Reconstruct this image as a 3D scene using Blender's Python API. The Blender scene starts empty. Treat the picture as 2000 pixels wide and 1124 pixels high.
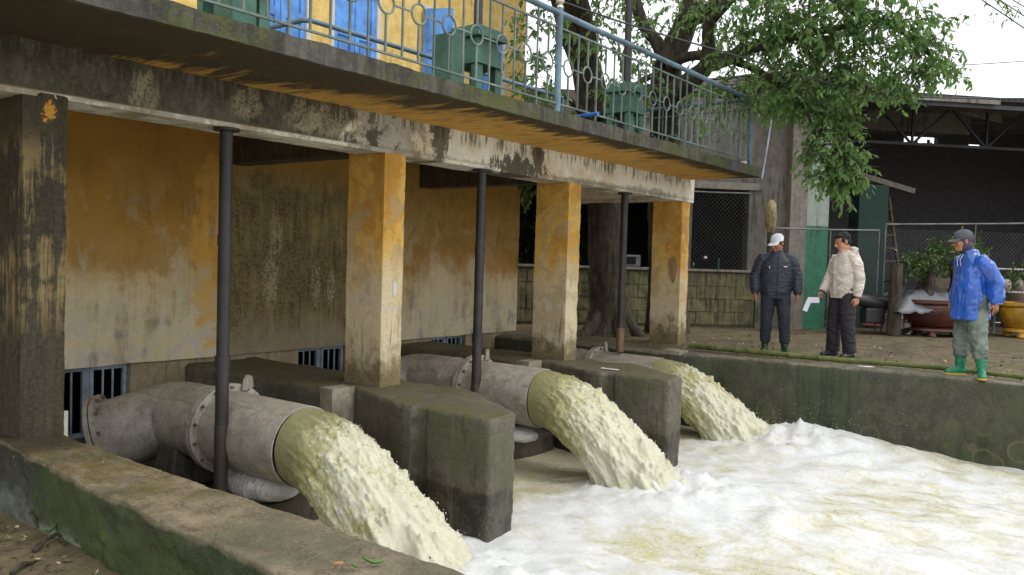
import bpy, bmesh, math, random
import numpy as np
from mathutils import Vector, Matrix, Euler, noise as mn
random.seed(11); np.random.seed(11)
sc = bpy.context.scene
COL = sc.collection
R = math.radians

# ------------------------------------------------------------------ camera, sky, sun, exposure
YAW, PITCH, ROLL, FPX = R(37.18883), R(-2.04316), R(1.67385), 1624.2   # metres: bank ground is z = 0
CAMZ = 1.25
_f = Vector((math.cos(YAW)*math.cos(PITCH), math.sin(YAW)*math.cos(PITCH), math.sin(PITCH)))
_r0 = _f.cross(Vector((0, 0, 1))).normalized(); _u0 = _r0.cross(_f)
_r = _r0*math.cos(ROLL) + _u0*math.sin(ROLL); _u = _u0*math.cos(ROLL) - _r0*math.sin(ROLL)
cam_d = bpy.data.cameras.new('camera'); cam = bpy.data.objects.new('camera', cam_d); COL.objects.link(cam)
cam_d.sensor_width = 36; cam_d.lens = 36*FPX/2000; cam_d.clip_start = .05; cam_d.clip_end = 2000
m3 = Matrix((_r, _u, -_f)).transposed()
cam.matrix_world = Matrix.Translation((0, 0, CAMZ)) @ m3.to_4x4()
sc.camera = cam

world = bpy.data.worlds.new('World'); sc.world = world; world.use_nodes = True
wn = world.node_tree; wn.nodes.clear()
sky = wn.nodes.new('ShaderNodeTexSky'); sky.sky_type = 'NISHITA'; sky.sun_disc = False
SUN_EL, SUN_AZ = R(58), R(-75)          # azimuth of the sun as seen from the basin, in the x-y plane
sky.sun_elevation = SUN_EL; sky.sun_rotation = R(90) - SUN_AZ
cloud = wn.nodes.new('ShaderNodeMix'); cloud.data_type = 'RGBA'; cloud.inputs[0].default_value = .9
cloud.inputs[7].default_value = (13.2, 13.5, 13.9, 1)     # closed cloud deck over the blue sky
bg = wn.nodes.new('ShaderNodeBackground'); bg.inputs[1].default_value = .112
wo = wn.nodes.new('ShaderNodeOutputWorld')
wn.links.new(sky.outputs[0], cloud.inputs[6]); wn.links.new(cloud.outputs[2], bg.inputs[0]); wn.links.new(bg.outputs[0], wo.inputs[0])
sun_d = bpy.data.lights.new('sun', 'SUN'); sun_d.energy = 1.1; sun_d.angle = R(25); sun_d.color = (1, .97, .92)
sun = bpy.data.objects.new('sun', sun_d); COL.objects.link(sun)
sdir = Vector((math.cos(SUN_AZ)*math.cos(SUN_EL), math.sin(SUN_AZ)*math.cos(SUN_EL), math.sin(SUN_EL)))
sun.rotation_euler = sdir.to_track_quat('Z', 'Y').to_euler()
sc.view_settings.view_transform = 'Standard'; sc.view_settings.look = 'None'
sc.view_settings.exposure = 0.2; sc.view_settings.gamma = 1; sc.view_settings.use_curve_mapping = False
sc.cycles.max_bounces = 9; sc.cycles.diffuse_bounces = 7; sc.cycles.use_denoising = True

# ------------------------------------------------------------------ helpers: surveying
def ray(px, py):
    return _f + _r*((px-1000)/FPX) - _u*((py-562)/FPX)
def at(px, py, depth):            # a surveyed point: direction and depth in metres
    return Vector((0, 0, CAMZ)) + ray(px, py)*depth
def at_z(px, py, z):
    d = ray(px, py); return Vector((0, 0, CAMZ)) + d*((z-CAMZ)/d.z)
def at_y(px, py, y):
    d = ray(px, py); return Vector((0, 0, CAMZ)) + d*(y/d.y)
def fbm(p, o=4, H=.9):
    return mn.fractal(p, H, 2.1, o)

# ------------------------------------------------------------------ helpers: materials
def C(r, g, b):
    f = lambda c: ((c/255+.055)/1.055)**2.4 if c > 10 else c/255/12.92
    return (f(r), f(g), f(b), 1)
class S:
    def __init__(s, m, k): s.m, s.k = m, k
    def _o(s, op, b, rev=False): return s.m.math(op, b, s) if rev else s.m.math(op, s, b)
    def __add__(s, b): return s._o('ADD', b)
    __radd__ = __add__
    def __sub__(s, b): return s._o('SUBTRACT', b)
    def __rsub__(s, b): return s._o('SUBTRACT', b, True)
    def __mul__(s, b): return s._o('MULTIPLY', b)
    __rmul__ = __mul__
    def __truediv__(s, b): return s._o('DIVIDE', b)
class Mt:
    def __init__(s, name):
        s.m = bpy.data.materials.new(name); s.m.use_nodes = True; s.t = s.m.node_tree; s.t.nodes.clear()
        s.o = s.t.nodes.new('ShaderNodeOutputMaterial'); s.b = s.t.nodes.new('ShaderNodeBsdfPrincipled')
        s.t.links.new(s.b.outputs[0], s.o.inputs[0]); s._p = None
    def put(s, sock, x):
        if isinstance(x, S): s.t.links.new(x.k, sock)
        elif x is not None:
            if isinstance(x, (tuple, list)) and sock.type == 'RGBA' and len(x) == 3: x = (*x, 1)
            sock.default_value = x
    def math(s, op, a, b=None, c=None, clamp=False):
        n = s.t.nodes.new('ShaderNodeMath'); n.operation = op; n.use_clamp = clamp
        for i, x in enumerate((a, b, c)): s.put(n.inputs[i], x)
        return S(s, n.outputs[0])
    def mix(s, f, a, b, mode='MIX'):
        n = s.t.nodes.new('ShaderNodeMix'); n.data_type = 'RGBA'; n.blend_type = mode
        s.put(n.inputs[0], f); s.put(n.inputs[6], a); s.put(n.inputs[7], b)
        return S(s, n.outputs[2])
    def pos(s):
        if s._p is None: s._p = S(s, s.t.nodes.new('ShaderNodeNewGeometry').outputs['Position'])
        return s._p
    def nrm(s): return S(s, s.t.nodes.new('ShaderNodeNewGeometry').outputs['Normal'])
    def obj(s): return S(s, s.t.nodes.new('ShaderNodeTexCoord').outputs['Object'])
    def attr(s, name):
        n = s.t.nodes.new('ShaderNodeAttribute'); n.attribute_name = name; return S(s, n.outputs['Fac'])
    def rnd(s): return S(s, s.t.nodes.new('ShaderNodeObjectInfo').outputs['Random'])
    def xyz(s, v):
        n = s.t.nodes.new('ShaderNodeSeparateXYZ'); s.put(n.inputs[0], v); return [S(s, o) for o in n.outputs]
    def vec(s, x, y, z):
        n = s.t.nodes.new('ShaderNodeCombineXYZ')
        for i, q in enumerate((x, y, z)): s.put(n.inputs[i], q)
        return S(s, n.outputs[0])
    def scl(s, v, k, off=(0, 0, 0)):
        n = s.t.nodes.new('ShaderNodeVectorMath'); n.operation = 'MULTIPLY_ADD'
        s.put(n.inputs[0], v); n.inputs[1].default_value = k; n.inputs[2].default_value = off
        return S(s, n.outputs[0])
    def noise(s, v, scale, detail=4, rough=.6, dist=0):
        n = s.t.nodes.new('ShaderNodeTexNoise'); s.put(n.inputs['Vector'], v)
        n.inputs['Scale'].default_value = scale; n.inputs['Detail'].default_value = detail
        n.inputs['Roughness'].default_value = rough; n.inputs['Distortion'].default_value = dist
        return S(s, n.outputs[0])
    def voro(s, v, scale, feat='F1'):
        n = s.t.nodes.new('ShaderNodeTexVoronoi'); n.feature = feat; s.put(n.inputs['Vector'], v); n.inputs['Scale'].default_value = scale
        return S(s, n.outputs[0])
    def ss(s, x, a, b):
        n = s.t.nodes.new('ShaderNodeMapRange'); n.interpolation_type = 'SMOOTHSTEP'
        s.put(n.inputs[0], x); s.put(n.inputs[1], a); s.put(n.inputs[2], b)
        return S(s, n.outputs[0])
    def spot(s, c, r, wob=None):       # a stain: 1 at its middle, 0 outside radii r
        n = s.t.nodes.new('ShaderNodeVectorMath'); n.operation = 'LENGTH'
        s.put(n.inputs[0], s.scl(s.pos(), tuple(1/q for q in r), tuple(-a/q for a, q in zip(c, r))))
        d = S(s, n.outputs['Value'])
        if wob is not None: d = d + wob
        return s.ss(d, 1.08, .8)
    def bump(s, h, strength=.5, dist=.02, prev=None):
        n = s.t.nodes.new('ShaderNodeBump'); n.inputs['Strength'].default_value = strength; n.inputs['Distance'].default_value = dist
        s.put(n.inputs['Height'], h)
        if prev is not None: s.put(n.inputs['Normal'], prev)
        return S(s, n.outputs[0])
    def fin(s, col, rough=.8, normal=None, **kw):
        s.put(s.b.inputs['Base Color'], col); s.put(s.b.inputs['Roughness'], rough)
        if normal is not None: s.put(s.b.inputs['Normal'], normal)
        for k, v in kw.items(): s.put(s.b.inputs[k.replace('_', ' ')], v)
        return s.m
def plain(name, col, rough=.6, var=.25, scale=9, bump=.15, **kw):      # paint, cloth, plastic: slight dirt and relief
    m = Mt(name); v = m.obj(); n = m.noise(v, scale, 5, .65)
    c2 = tuple(q*(1-var) for q in col[:3]); c3 = tuple(min(1, q*(1+var)) for q in col[:3])
    return m.fin(m.mix(m.ss(n, .3, .7), (*c2, 1), (*c3, 1)), m.math('MULTIPLY_ADD', n, .2, rough-.1), m.bump(m.noise(v, scale*6, 3), bump, .01), **kw)

# ------------------------------------------------------------------ helpers: meshes and the object tree
WM = {}
class G:
    def __init__(s): s.v = []; s.f = []; s.a = None
    def add(s, vs, fs):
        k = len(s.v); s.v += [Vector(p) for p in vs]; s.f += [tuple(i+k for i in q) for q in fs]; return s
    def box(s, lo, hi, mat=None):
        x0, y0, z0 = lo; x1, y1, z1 = hi
        vs = [Vector(p) for p in ((x0,y0,z0),(x1,y0,z0),(x1,y1,z0),(x0,y1,z0),(x0,y0,z1),(x1,y0,z1),(x1,y1,z1),(x0,y1,z1))]
        if mat is not None: vs = [mat @ p for p in vs]
        return s.add(vs, [(3,2,1,0),(4,5,6,7),(0,1,5,4),(1,2,6,5),(2,3,7,6),(3,0,4,7)])
    def bar(s, a, b, w, h, up=(0,0,1)):      # rectangular bar from a to b
        a, b = Vector(a), Vector(b); d = (b-a); L = d.length; d.normalize(); up = Vector(up)
        if abs(d.dot(up)) > .98: up = Vector((1,0,0))
        x = d.cross(up).normalized(); y = x.cross(d)
        M = Matrix((x, d, y)).transposed().to_4x4(); M.translation = a
        return s.box((-w/2,0,-h/2),(w/2,L,h/2),M)
    def loft(s, rings, cap=True, close=False):
        n = len(rings[0]); vs = [p for r_ in rings for p in r_]; fs = []; m = len(rings)
        for i in range(m if close else m-1):
            a, b = i*n, ((i+1) % m)*n
            for j in range(n): fs.append((a+j, a+(j+1) % n, b+(j+1) % n, b+j))
        if cap and not close: fs += [tuple(range(n-1,-1,-1)), tuple(range((m-1)*n, m*n))]
        return s.add(vs, fs)
    def tube(s, pts, rad, n=8, cap=True, close=False, flat=1.0, up=None):
        pts = [Vector(p) for p in pts]; m = len(pts)
        if not isinstance(rad, (list, tuple)): rad = [rad]*m
        t = []
        for i in range(m):
            if close: d = pts[(i+1) % m]-pts[i-1]
            else: d = pts[min(i+1, m-1)]-pts[max(i-1, 0)]
            t.append(d.normalized())
        x = Vector(up) if up else (Vector((0,0,1)) if abs(t[0].z) < .9 else Vector((1,0,0)))
        rings = []
        for i in range(m):
            x = x - t[i]*x.dot(t[i])
            if x.length < 1e-6: x = t[i].orthogonal()
            x.normalize(); y = t[i].cross(x)
            rings.append([pts[i]+(x*math.cos(2*math.pi*k/n)*flat+y*math.sin(2*math.pi*k/n))*rad[i] for k in range(n)])
        return s.loft(rings, cap, close)
    def ell(s, c, r, M=None, nu=14, nv=9):
        c = Vector(c); rings = []
        for i in range(1, nv):
            ph = math.pi*i/nv
            rings.append([Vector((r[0]*math.sin(ph)*math.cos(2*math.pi*k/nu), r[1]*math.sin(ph)*math.sin(2*math.pi*k/nu), -r[2]*math.cos(ph))) for k in range(nu)])
        k0 = len(s.v); vs = [p for q in rings for p in q]+[Vector((0,0,-r[2])), Vector((0,0,r[2]))]
        if M is not None: vs = [M @ p for p in vs]
        vs = [p+c for p in vs]; fs = []; m = len(rings)
        for i in range(m-1):
            for j in range(nu): fs.append((i*nu+j, i*nu+(j+1) % nu, (i+1)*nu+(j+1) % nu, (i+1)*nu+j))
        b, t_ = m*nu, m*nu+1
        for j in range(nu):
            fs.append((b, (j+1) % nu, j)); fs.append((t_, (m-1)*nu+j, (m-1)*nu+(j+1) % nu))
        return s.add(vs, fs)
    def prism(s, poly, z0, z1, M=None):
        n = len(poly); vs = [Vector((x,y,z0)) for x,y in poly]+[Vector((x,y,z1)) for x,y in poly]
        if M is not None: vs = [M @ p for p in vs]
        fs = [tuple(range(n-1,-1,-1)), tuple(range(n,2*n))]+[(j,(j+1) % n,n+(j+1) % n,n+j) for j in range(n)]
        return s.add(vs, fs)
    def gbox(s, lo, hi, res):       # box with subdivided faces
        lo, hi = Vector(lo), Vector(hi)
        n = [max(1, round((hi[i]-lo[i])/res)) for i in range(3)]
        for ax in range(3):
            a, b = (ax+1) % 3, (ax+2) % 3
            for side in (0, 1):
                vs = []
                for i in range(n[a]+1):
                    for j in range(n[b]+1):
                        p = [0,0,0]; p[ax] = hi[ax] if side else lo[ax]
                        p[a] = lo[a]+(hi[a]-lo[a])*i/n[a]; p[b] = lo[b]+(hi[b]-lo[b])*j/n[b]; vs.append(p)
                fs = []
                for i in range(n[a]):
                    for j in range(n[b]):
                        q = (i*(n[b]+1)+j, (i+1)*(n[b]+1)+j, (i+1)*(n[b]+1)+j+1, i*(n[b]+1)+j+1)
                        fs.append(q if side else q[::-1])
                s.add(vs, fs)
        return s
    def mesh(s, name, weld=0, recalc=True, bevel=0, inv=None):
        me = bpy.data.meshes.new(name)
        vs = s.v if inv is None else [inv @ p for p in s.v]
        me.from_pydata([tuple(p) for p in vs], [], s.f)
        bm = bmesh.new(); bm.from_mesh(me)
        if weld: bmesh.ops.remove_doubles(bm, verts=bm.verts, dist=weld)
        if recalc: bmesh.ops.recalc_face_normals(bm, faces=bm.faces)
        if bevel:
            ed = [e for e in bm.edges if len(e.link_faces) == 2 and e.calc_face_angle(0) > .6]
            bmesh.ops.bevel(bm, geom=ed, offset=bevel, segments=2, affect='EDGES', profile=.6)
        bm.to_mesh(me); bm.free(); return me
    def build(s, name, mat, parent=None, smooth=False, bevel=0, weld=0, local=False, recalc=True, angle=40):
        if parent is not None:
            inv = None if local else WM[parent].inverted(); loc = None
        else:
            lo = Vector([min(p[i] for p in s.v) for i in range(3)]); hi = Vector([max(p[i] for p in s.v) for i in range(3)])
            loc = Vector(((lo.x+hi.x)/2, (lo.y+hi.y)/2, lo.z)); inv = Matrix.Translation(-loc)
        me = s.mesh(name, weld, recalc, bevel, inv)
        o = bpy.data.objects.new(name, me); COL.objects.link(o)
        if parent is not None: o.parent = parent; WM[o] = WM[parent].copy()
        else: o.location = loc; WM[o] = Matrix.Translation(loc)
        if mat is not None: me.materials.append(mat)
        if smooth:
            me.polygons.foreach_set('use_smooth', [True]*len(me.polygons))
            if angle: me.set_sharp_from_angle(angle=R(angle))
        return o
def tag(o, label=None, cat=None, group=None, kind=None):
    if label: o['label'] = label
    if cat: o['category'] = cat
    if group: o['group'] = group
    if kind: o['kind'] = kind
    return o
def empty(name, loc, rz=0, label=None, cat=None, group=None):
    o = bpy.data.objects.new(name, None); COL.objects.link(o); o.location = loc; o.rotation_euler = (0,0,rz)
    WM[o] = Matrix.Translation(loc) @ Matrix.Rotation(rz, 4, 'Z'); o.empty_display_size = .2
    return tag(o, label, cat, group)
def copy_tree(o, parent=None):
    c = o.copy(); COL.objects.link(c)
    if parent is not None: c.parent = parent
    for ch in list(o.children): copy_tree(ch, c)
    return c
def remesh(o, voxel, smooth=2):
    md = o.modifiers.new('r', 'REMESH'); md.mode = 'VOXEL'; md.voxel_size = voxel; md.use_smooth_shade = True
    if smooth:
        sm = o.modifiers.new('s', 'SMOOTH'); sm.factor = .5; sm.iterations = smooth
    dg = bpy.context.evaluated_depsgraph_get()
    me = bpy.data.meshes.new_from_object(o.evaluated_get(dg)); old = o.data; mats = list(old.materials)
    o.modifiers.clear(); o.data = me; me.name = old.name; bpy.data.meshes.remove(old)
    me.materials.clear()
    for q in mats: me.materials.append(q)
    me.polygons.foreach_set('use_smooth', [True]*len(me.polygons))
    return o
def displace(o, fn):          # fn(world point, normal) -> offset along normal (float) or Vector
    me = o.data; M = WM[o]; n = [v.normal.copy() for v in me.vertices]
    for v, k in zip(me.vertices, n):
        d = fn(M @ v.co, k); v.co += k*d if not isinstance(d, Vector) else d
    me.update(); return o
def worn(amp=.008, sc_=3.0, fine=.003):
    return lambda p, n: amp*fbm(p*sc_, 3)+fine*mn.noise(p*38)
# ------------------------------------------------------------------ materials of the place
def m_wall():
    m = Mt('lower wall plaster'); P = m.pos(); x, y, z = m.xyz(P)
    nL = m.noise(P, 1.3, 6, .6); nM = m.noise(P, 5, 6, .68); nF = m.noise(P, 34, 4, .7)
    st = m.noise(m.scl(P, (7, 7, .8)), 1.6, 6, .65); st2 = m.noise(m.scl(P, (26, 26, 2.2)), 1.2, 4, .6)
    ochre = m.mix(nM, C(166, 124, 46), C(208, 164, 78)); ochre = m.mix(m.ss(nL, .42, .62)*.6, ochre, C(146, 108, 46))
    pale = m.mix(nM, C(190, 170, 118), C(226, 216, 188))
    zz = z+(nL-.5)*1.5+(st-.5)*.6+(nM-.5)*.5
    col = m.mix(m.ss(zz, 1.45, .5), ochre, pale)
    olive = m.mix(m.ss(nM, .35, .65), C(142, 114, 52), C(166, 130, 62))
    b2 = m.ss(x, 8.1, 8.3)
    col = m.mix(b2*m.ss(z+(nL-.5)*.6, 1.15, 1.35), col, olive)
    band = b2*m.ss(z+(nL-.5)*1.3+(st-.5)*.4+(nM-.5)*.3, .8, 1.05)*m.ss(z+(nL-.5)*.5, 1.5, 1.2)
    col = m.mix(band*.6, col, C(154, 108, 40))
    wet = m.spot((4.2, 8.18, 1.9), (1.15, 2, .95), (nL-.5)*1.6+(nM-.5)*.9)
    col = m.mix(wet*.7, col, m.mix(nM, C(142, 106, 40), C(176, 134, 58)))
    side = m.spot((5.28, 8.18, 1.2), (.24, 2, 1.1), (nM-.5)*1.6+(nF-.5)*.8)
    col = m.mix(side*.8, col, C(206, 158, 66))
    wash = m.ss(m.noise(m.scl(P, (1, 1, .7), (5, 2, 1)), 2.1, 8, .68, .9)+(nF-.5)*.08, .47, .6)*m.ss(z+(nL-.5)*.8, 2.3, 1.0)
    col = m.mix(wash*.6, col, m.mix(nM, C(164, 150, 118), C(206, 196, 170)))
    # bare patches low down
    bare = m.ss(nM+(nF-.5)*.5, .5, .58)*m.ss(z+(nL-.5)*.5, .75, .3)
    col = m.mix(bare*.9, col, m.mix(nF, C(176, 166, 150), C(206, 198, 186)))
    # black mould in the second half of the first bay
    zone = m.ss(x+(nL-.5)*.3, 5.42, 5.55)*m.ss(x, 8.25, 8.1)
    blot = m.noise(m.scl(P, (1, 1, .6), (3, 1, 2)), 9, 7, .75)
    mo = m.ss(st*.3+blot*.45+nL*.3+st2*.12, .46, .60)*m.ss(z+(nM-.5)*1.0, 2.35, 1.8)
    mould = m.mix(m.ss(nF*.6+blot*.5, .4, .7), C(56, 49, 30), C(128, 113, 72))
    under = m.mix(m.ss(blot, .35, .65), C(128, 108, 60), C(176, 158, 110))
    col = m.mix(zone, col, m.mix(m.ss(z+(nM-.5)*.4, 2.35, 1.95), C(158, 124, 56), under))
    col = m.mix(zone*mo, col, mould)
    bott = zone*m.ss(z+(nL-.5)*.8, .55, .1)
    col = m.mix(bott*.7, col, m.mix(blot, C(108, 96, 76), C(172, 157, 134)))
    wob = (blot-.5)*2.6+(nM-.5)*1.2
    for c, r_ in (((6.15, 8.18, 1.42), (.10, 1, .26)), ((6.08, 8.18, .92), (.12, 1, .30)), ((6.75, 8.18, .86), (.07, 1, .25)), ((7.0, 8.18, .8), (.07, 1, .22)), ((7.8, 8.18, 1.7), (.16, 1, .35))):
        col = m.mix(m.spot(c, r_, wob*1.3)*m.ss(blot*.6+nF*.5, .45, .62)*.6, col, C(176, 164, 128))
    mild = m.ss(st*.4+nM*.3+nL*.45+(nF-.5)*.12, .58, .74)*.5
    col = m.mix(mild*(1-zone), col, C(84, 66, 34))
    for xx in (3.4, 5.4, 8.15):
        pass
    h = nM*.5+nF*.3+bare*-.25
    return m.fin(col, .88, m.bump(h, .5, .02))
def m_pillar(name, black=0.0):
    m = Mt(name); P = m.pos(); x, y, z = m.xyz(P); nx, ny, nz = m.xyz(m.nrm())
    nL = m.noise(P, 1.9, 5); nM = m.noise(P, 6, 6, .68); nF = m.noise(P, 40, 4, .7); st = m.noise(m.scl(P, (8, 8, .9)), 2, 6, .65)
    ochre = m.mix(m.ss(nM, .3, .7), C(212, 164, 70), C(236, 192, 100))
    ochre = m.mix(m.ss(nL+(nM-.5)*.35, .49, .57)*.7, ochre, C(190, 136, 52))
    pale = m.mix(nM, C(196, 178, 134), C(226, 214, 184))
    col = m.mix(m.ss(z+(nL-.5)*1.8+(st-.5)*1.0+(nF-.5)*.2, 1.45, .55), ochre, pale)
    arcs = m.ss(m.noise(P, 2.2, 6, .55, 1.0), .53, .575)*m.ss(z, 1.0, 1.4)
    col = m.mix(arcs*.45, col, C(180, 124, 44))
    grey = m.ss(m.noise(P, 3.0, 7, .62, .8), .49, .57)*m.ss(z, 2.1, 1.6)
    col = m.mix(grey*.65, col, C(184, 164, 124))
    flake = m.ss(nM+(nF-.5)*.35, .57, .61)*m.ss(z, 1.5, .6)
    col = m.mix(flake, col, C(206, 196, 172))
    drip = m.ss(st, .56, .72)*m.ss(z+(nL-.5), 1.2, .3)
    col = m.mix(drip*.75, col, C(96, 74, 42))
    base = m.ss(z+(nM-.5)*.9+(st-.5)*.5+(nF-.5)*.2, .48, .08)
    col = m.mix(base*.85, col, m.mix(m.ss(nF*.5+nM*.5, .38, .62), C(58, 50, 30), C(134, 118, 78)))
    moss = m.ss(z+(nM-.5)*.5, .28, .0)*m.ss(nM, .45, .6)
    col = m.mix(moss*.7, col, C(92, 92, 34))
    if black:  # black mould, spread wide so its colour also stands in for shade here
        st2 = m.noise(m.scl(P, (16, 16, .8)), 1.6, 6, .7)
        mo = m.ss(st2+(nM-.5)*.6+(nL-.5)*.8, .36, .56)
        mo = m.math('MAXIMUM', mo, m.ss(z+(nL-.5)*.6, .95, .55)*.96)
        mo = m.math('MAXIMUM', mo, m.ss(z+(nL-.5)*.4, 1.75, 2.0)*.9)
        under = m.mix(nM, C(112, 92, 52), C(158, 140, 98))
        col = m.mix(mo, under, m.mix(m.ss(st2*.6+nF*.4, .38, .66), C(28, 28, 23), C(68, 64, 48)))
        chips = m.ss(nM*.7+st*.4, .70, .74)*m.ss(nF, .4, .6)
        col = m.mix(chips*.8, col, C(170, 156, 118))
        col = m.mix(m.spot((2.47, 5.65, 2.10), (.045, .2, .06), (nM-.5)*4+(nF-.5)*2), col, C(206, 150, 52))
    run = m.ss(m.noise(m.scl(P, (22, 22, .7)), 1.5, 5, .7), .56, .68)*m.ss(nL, .4, .6)
    col = m.mix(run*.35, col, C(112, 80, 36))
    grain = m.ss(nF, .35, .65); col = m.mix(grain*.16, col, C(96, 70, 36))
    return m.fin(col, .85, m.bump(nM*.5+nF*.3+flake*-.35, .6, .02))
def m_beam():
    m = Mt('beam limewash'); P = m.pos(); x, y, z = m.xyz(P)
    nL = m.noise(P, 1.6, 5); nM = m.noise(P, 6, 6, .7); nF = m.noise(P, 42, 4, .7); st = m.noise(m.scl(P, (9, 9, 1.2)), 2, 6, .68)
    white = m.mix(m.ss(nM, .3, .7), C(214, 208, 190), C(236, 232, 218))
    white = m.mix(m.ss(nL, .5, .62)*.4, white, C(186, 160, 100))
    face = m.ss(z, 2.215, 2.235)
    black = m.mix(m.ss(m.noise(m.scl(P, (2, 2, 1)), 4.5, 9, .75, .8)*.7+nF*.3, .36, .66), C(22, 21, 16), C(96, 88, 70))
    nW = m.noise(m.scl(P, (1, 1, .8)), 2.6, 9, .72, 1.0)
    mo = m.ss(x+(nL-.5)*2.0+(nW-.5)*5.5+(st-.5)*1.2, 5.5, 4.9)*face  # mould on the near end, its black also painting in the weaker light
    wob = (nW-.5)*3.6+(nF-.5)*1.0+(st-.5)*1.2
    blk2 = m.mix(nF, C(26, 24, 17), C(74, 64, 40))
    for c, r_, k in (((6.18, 5.65, 2.45), (.12, 1, .4), .9), ((7.52, 5.65, 2.27), (.5, 1, .15), .95), ((7.86, 5.65, 2.45), (.12, 1, .4), .9), ((5.45, 5.65, 2.35), (.5, 1, .35), .5), ((10.8, 5.65, 2.24), (.7, 1, .07), .5), ((9.2, 5.65, 2.22), (.9, 1, .05), .4)):
        mo = m.math('MAXIMUM', mo, m.spot(c, r_, wob)*k)
    col = m.mix(mo*.96, white, m.mix(m.ss(x, 5.0, 6.0), black, blk2))
    for c, r_ in (((3.95, 5.65, 2.40), (.13, 1, .11)), ((4.5, 5.65, 2.36), (.15, 1, .14)), ((4.78, 5.65, 2.36), (.2, 1, .15)), ((3.1, 5.65, 2.3), (.1, 1, .2))):
        col = m.mix(m.spot(c, r_, wob*1.3)*m.ss(nW*.6+nF*.5, .42, .62)*.8, col, m.mix(nM, C(120, 108, 78), C(200, 190, 158)))
    top = m.ss(z+(st-.5)*.45, 2.38, 2.52)*m.ss(st+(nW-.5)*.5, .48, .6)
    col = m.mix(top*.8, col, C(58, 50, 28))
    low = m.ss(z+(st-.5)*.1, 2.27, 2.22)*face
    col = m.mix(low*.5, col, C(92, 80, 50))
    bot = (1-face)*m.ss(nM+(nL-.5), .46, .6)
    col = m.mix(bot*.5, col, C(96, 84, 64))
    specks = m.ss(m.noise(P, 70, 2), .68, .72)*mo*.4
    col = m.mix(specks, col, C(150, 146, 130))
    return m.fin(col, .88, m.bump(nM*.4+nF*.25, .5, .02))
def m_soffit():
    m = Mt('balcony soffit'); P = m.pos(); x, y, z = m.xyz(P)
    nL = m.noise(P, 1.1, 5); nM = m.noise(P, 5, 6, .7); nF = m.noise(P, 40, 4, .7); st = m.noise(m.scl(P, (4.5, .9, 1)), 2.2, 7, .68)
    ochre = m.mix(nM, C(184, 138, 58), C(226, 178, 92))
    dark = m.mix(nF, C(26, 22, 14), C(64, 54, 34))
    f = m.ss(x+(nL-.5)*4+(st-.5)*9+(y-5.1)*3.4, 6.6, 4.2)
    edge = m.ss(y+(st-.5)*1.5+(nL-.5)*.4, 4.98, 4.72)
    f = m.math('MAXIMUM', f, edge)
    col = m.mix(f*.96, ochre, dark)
    br = m.ss(st, .5, .66)*m.ss(x, 3.4, 5.0)*m.ss(y, 4.7, 5.1)
    col = m.mix(br*.7, col, C(140, 98, 42))
    col = m.mix(m.ss(nM+(nF-.5)*.4, .66, .72)*.35, col, C(86, 84, 70))
    return m.fin(col, .9, m.bump(nM*.5+nF*.3+st*.4, .5, .02))
def m_conc(name, a=(88, 84, 72), b=(136, 130, 114), moss=.5, dark=.4, wet=0, vert=True):
    m = Mt(name); P = m.pos(); x, y, z = m.xyz(P); nx, ny, nz = m.xyz(m.nrm())
    nL = m.noise(P, 1.2, 5); nM = m.noise(P, 6, 6, .68); nF = m.noise(P, 45, 5, .72); st = m.noise(m.scl(P, (9, 9, .8)), 1.6, 6, .66)
    col = m.mix(m.ss(nM*.7+nF*.35, .36, .7), C(*a), C(*b))
    if dark: col = m.mix(m.ss(st*.6+nL*.5, .66-dark*.3, .78-dark*.2)*.85, col, C(36, 33, 25))
    if moss:
        mm = m.ss(nL*.7+nM*.5+(nF-.5)*.3, .78-moss*.38, .90-moss*.3)
        col = m.mix(mm*.85, col, m.mix(nF, C(46, 54, 20), C(92, 96, 38)))
    sp = m.ss(m.voro(P, 26), .16, .1)*m.ss(nL, .48, .56)
    col = m.mix(sp*.3, col, C(150, 148, 134))
    ro = m.math('MULTIPLY_ADD', nM, .3, .62-wet*.35)
    return m.fin(col, ro, m.bump(nM*.5+nF*.35+sp*.1, .6, .02))
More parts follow.
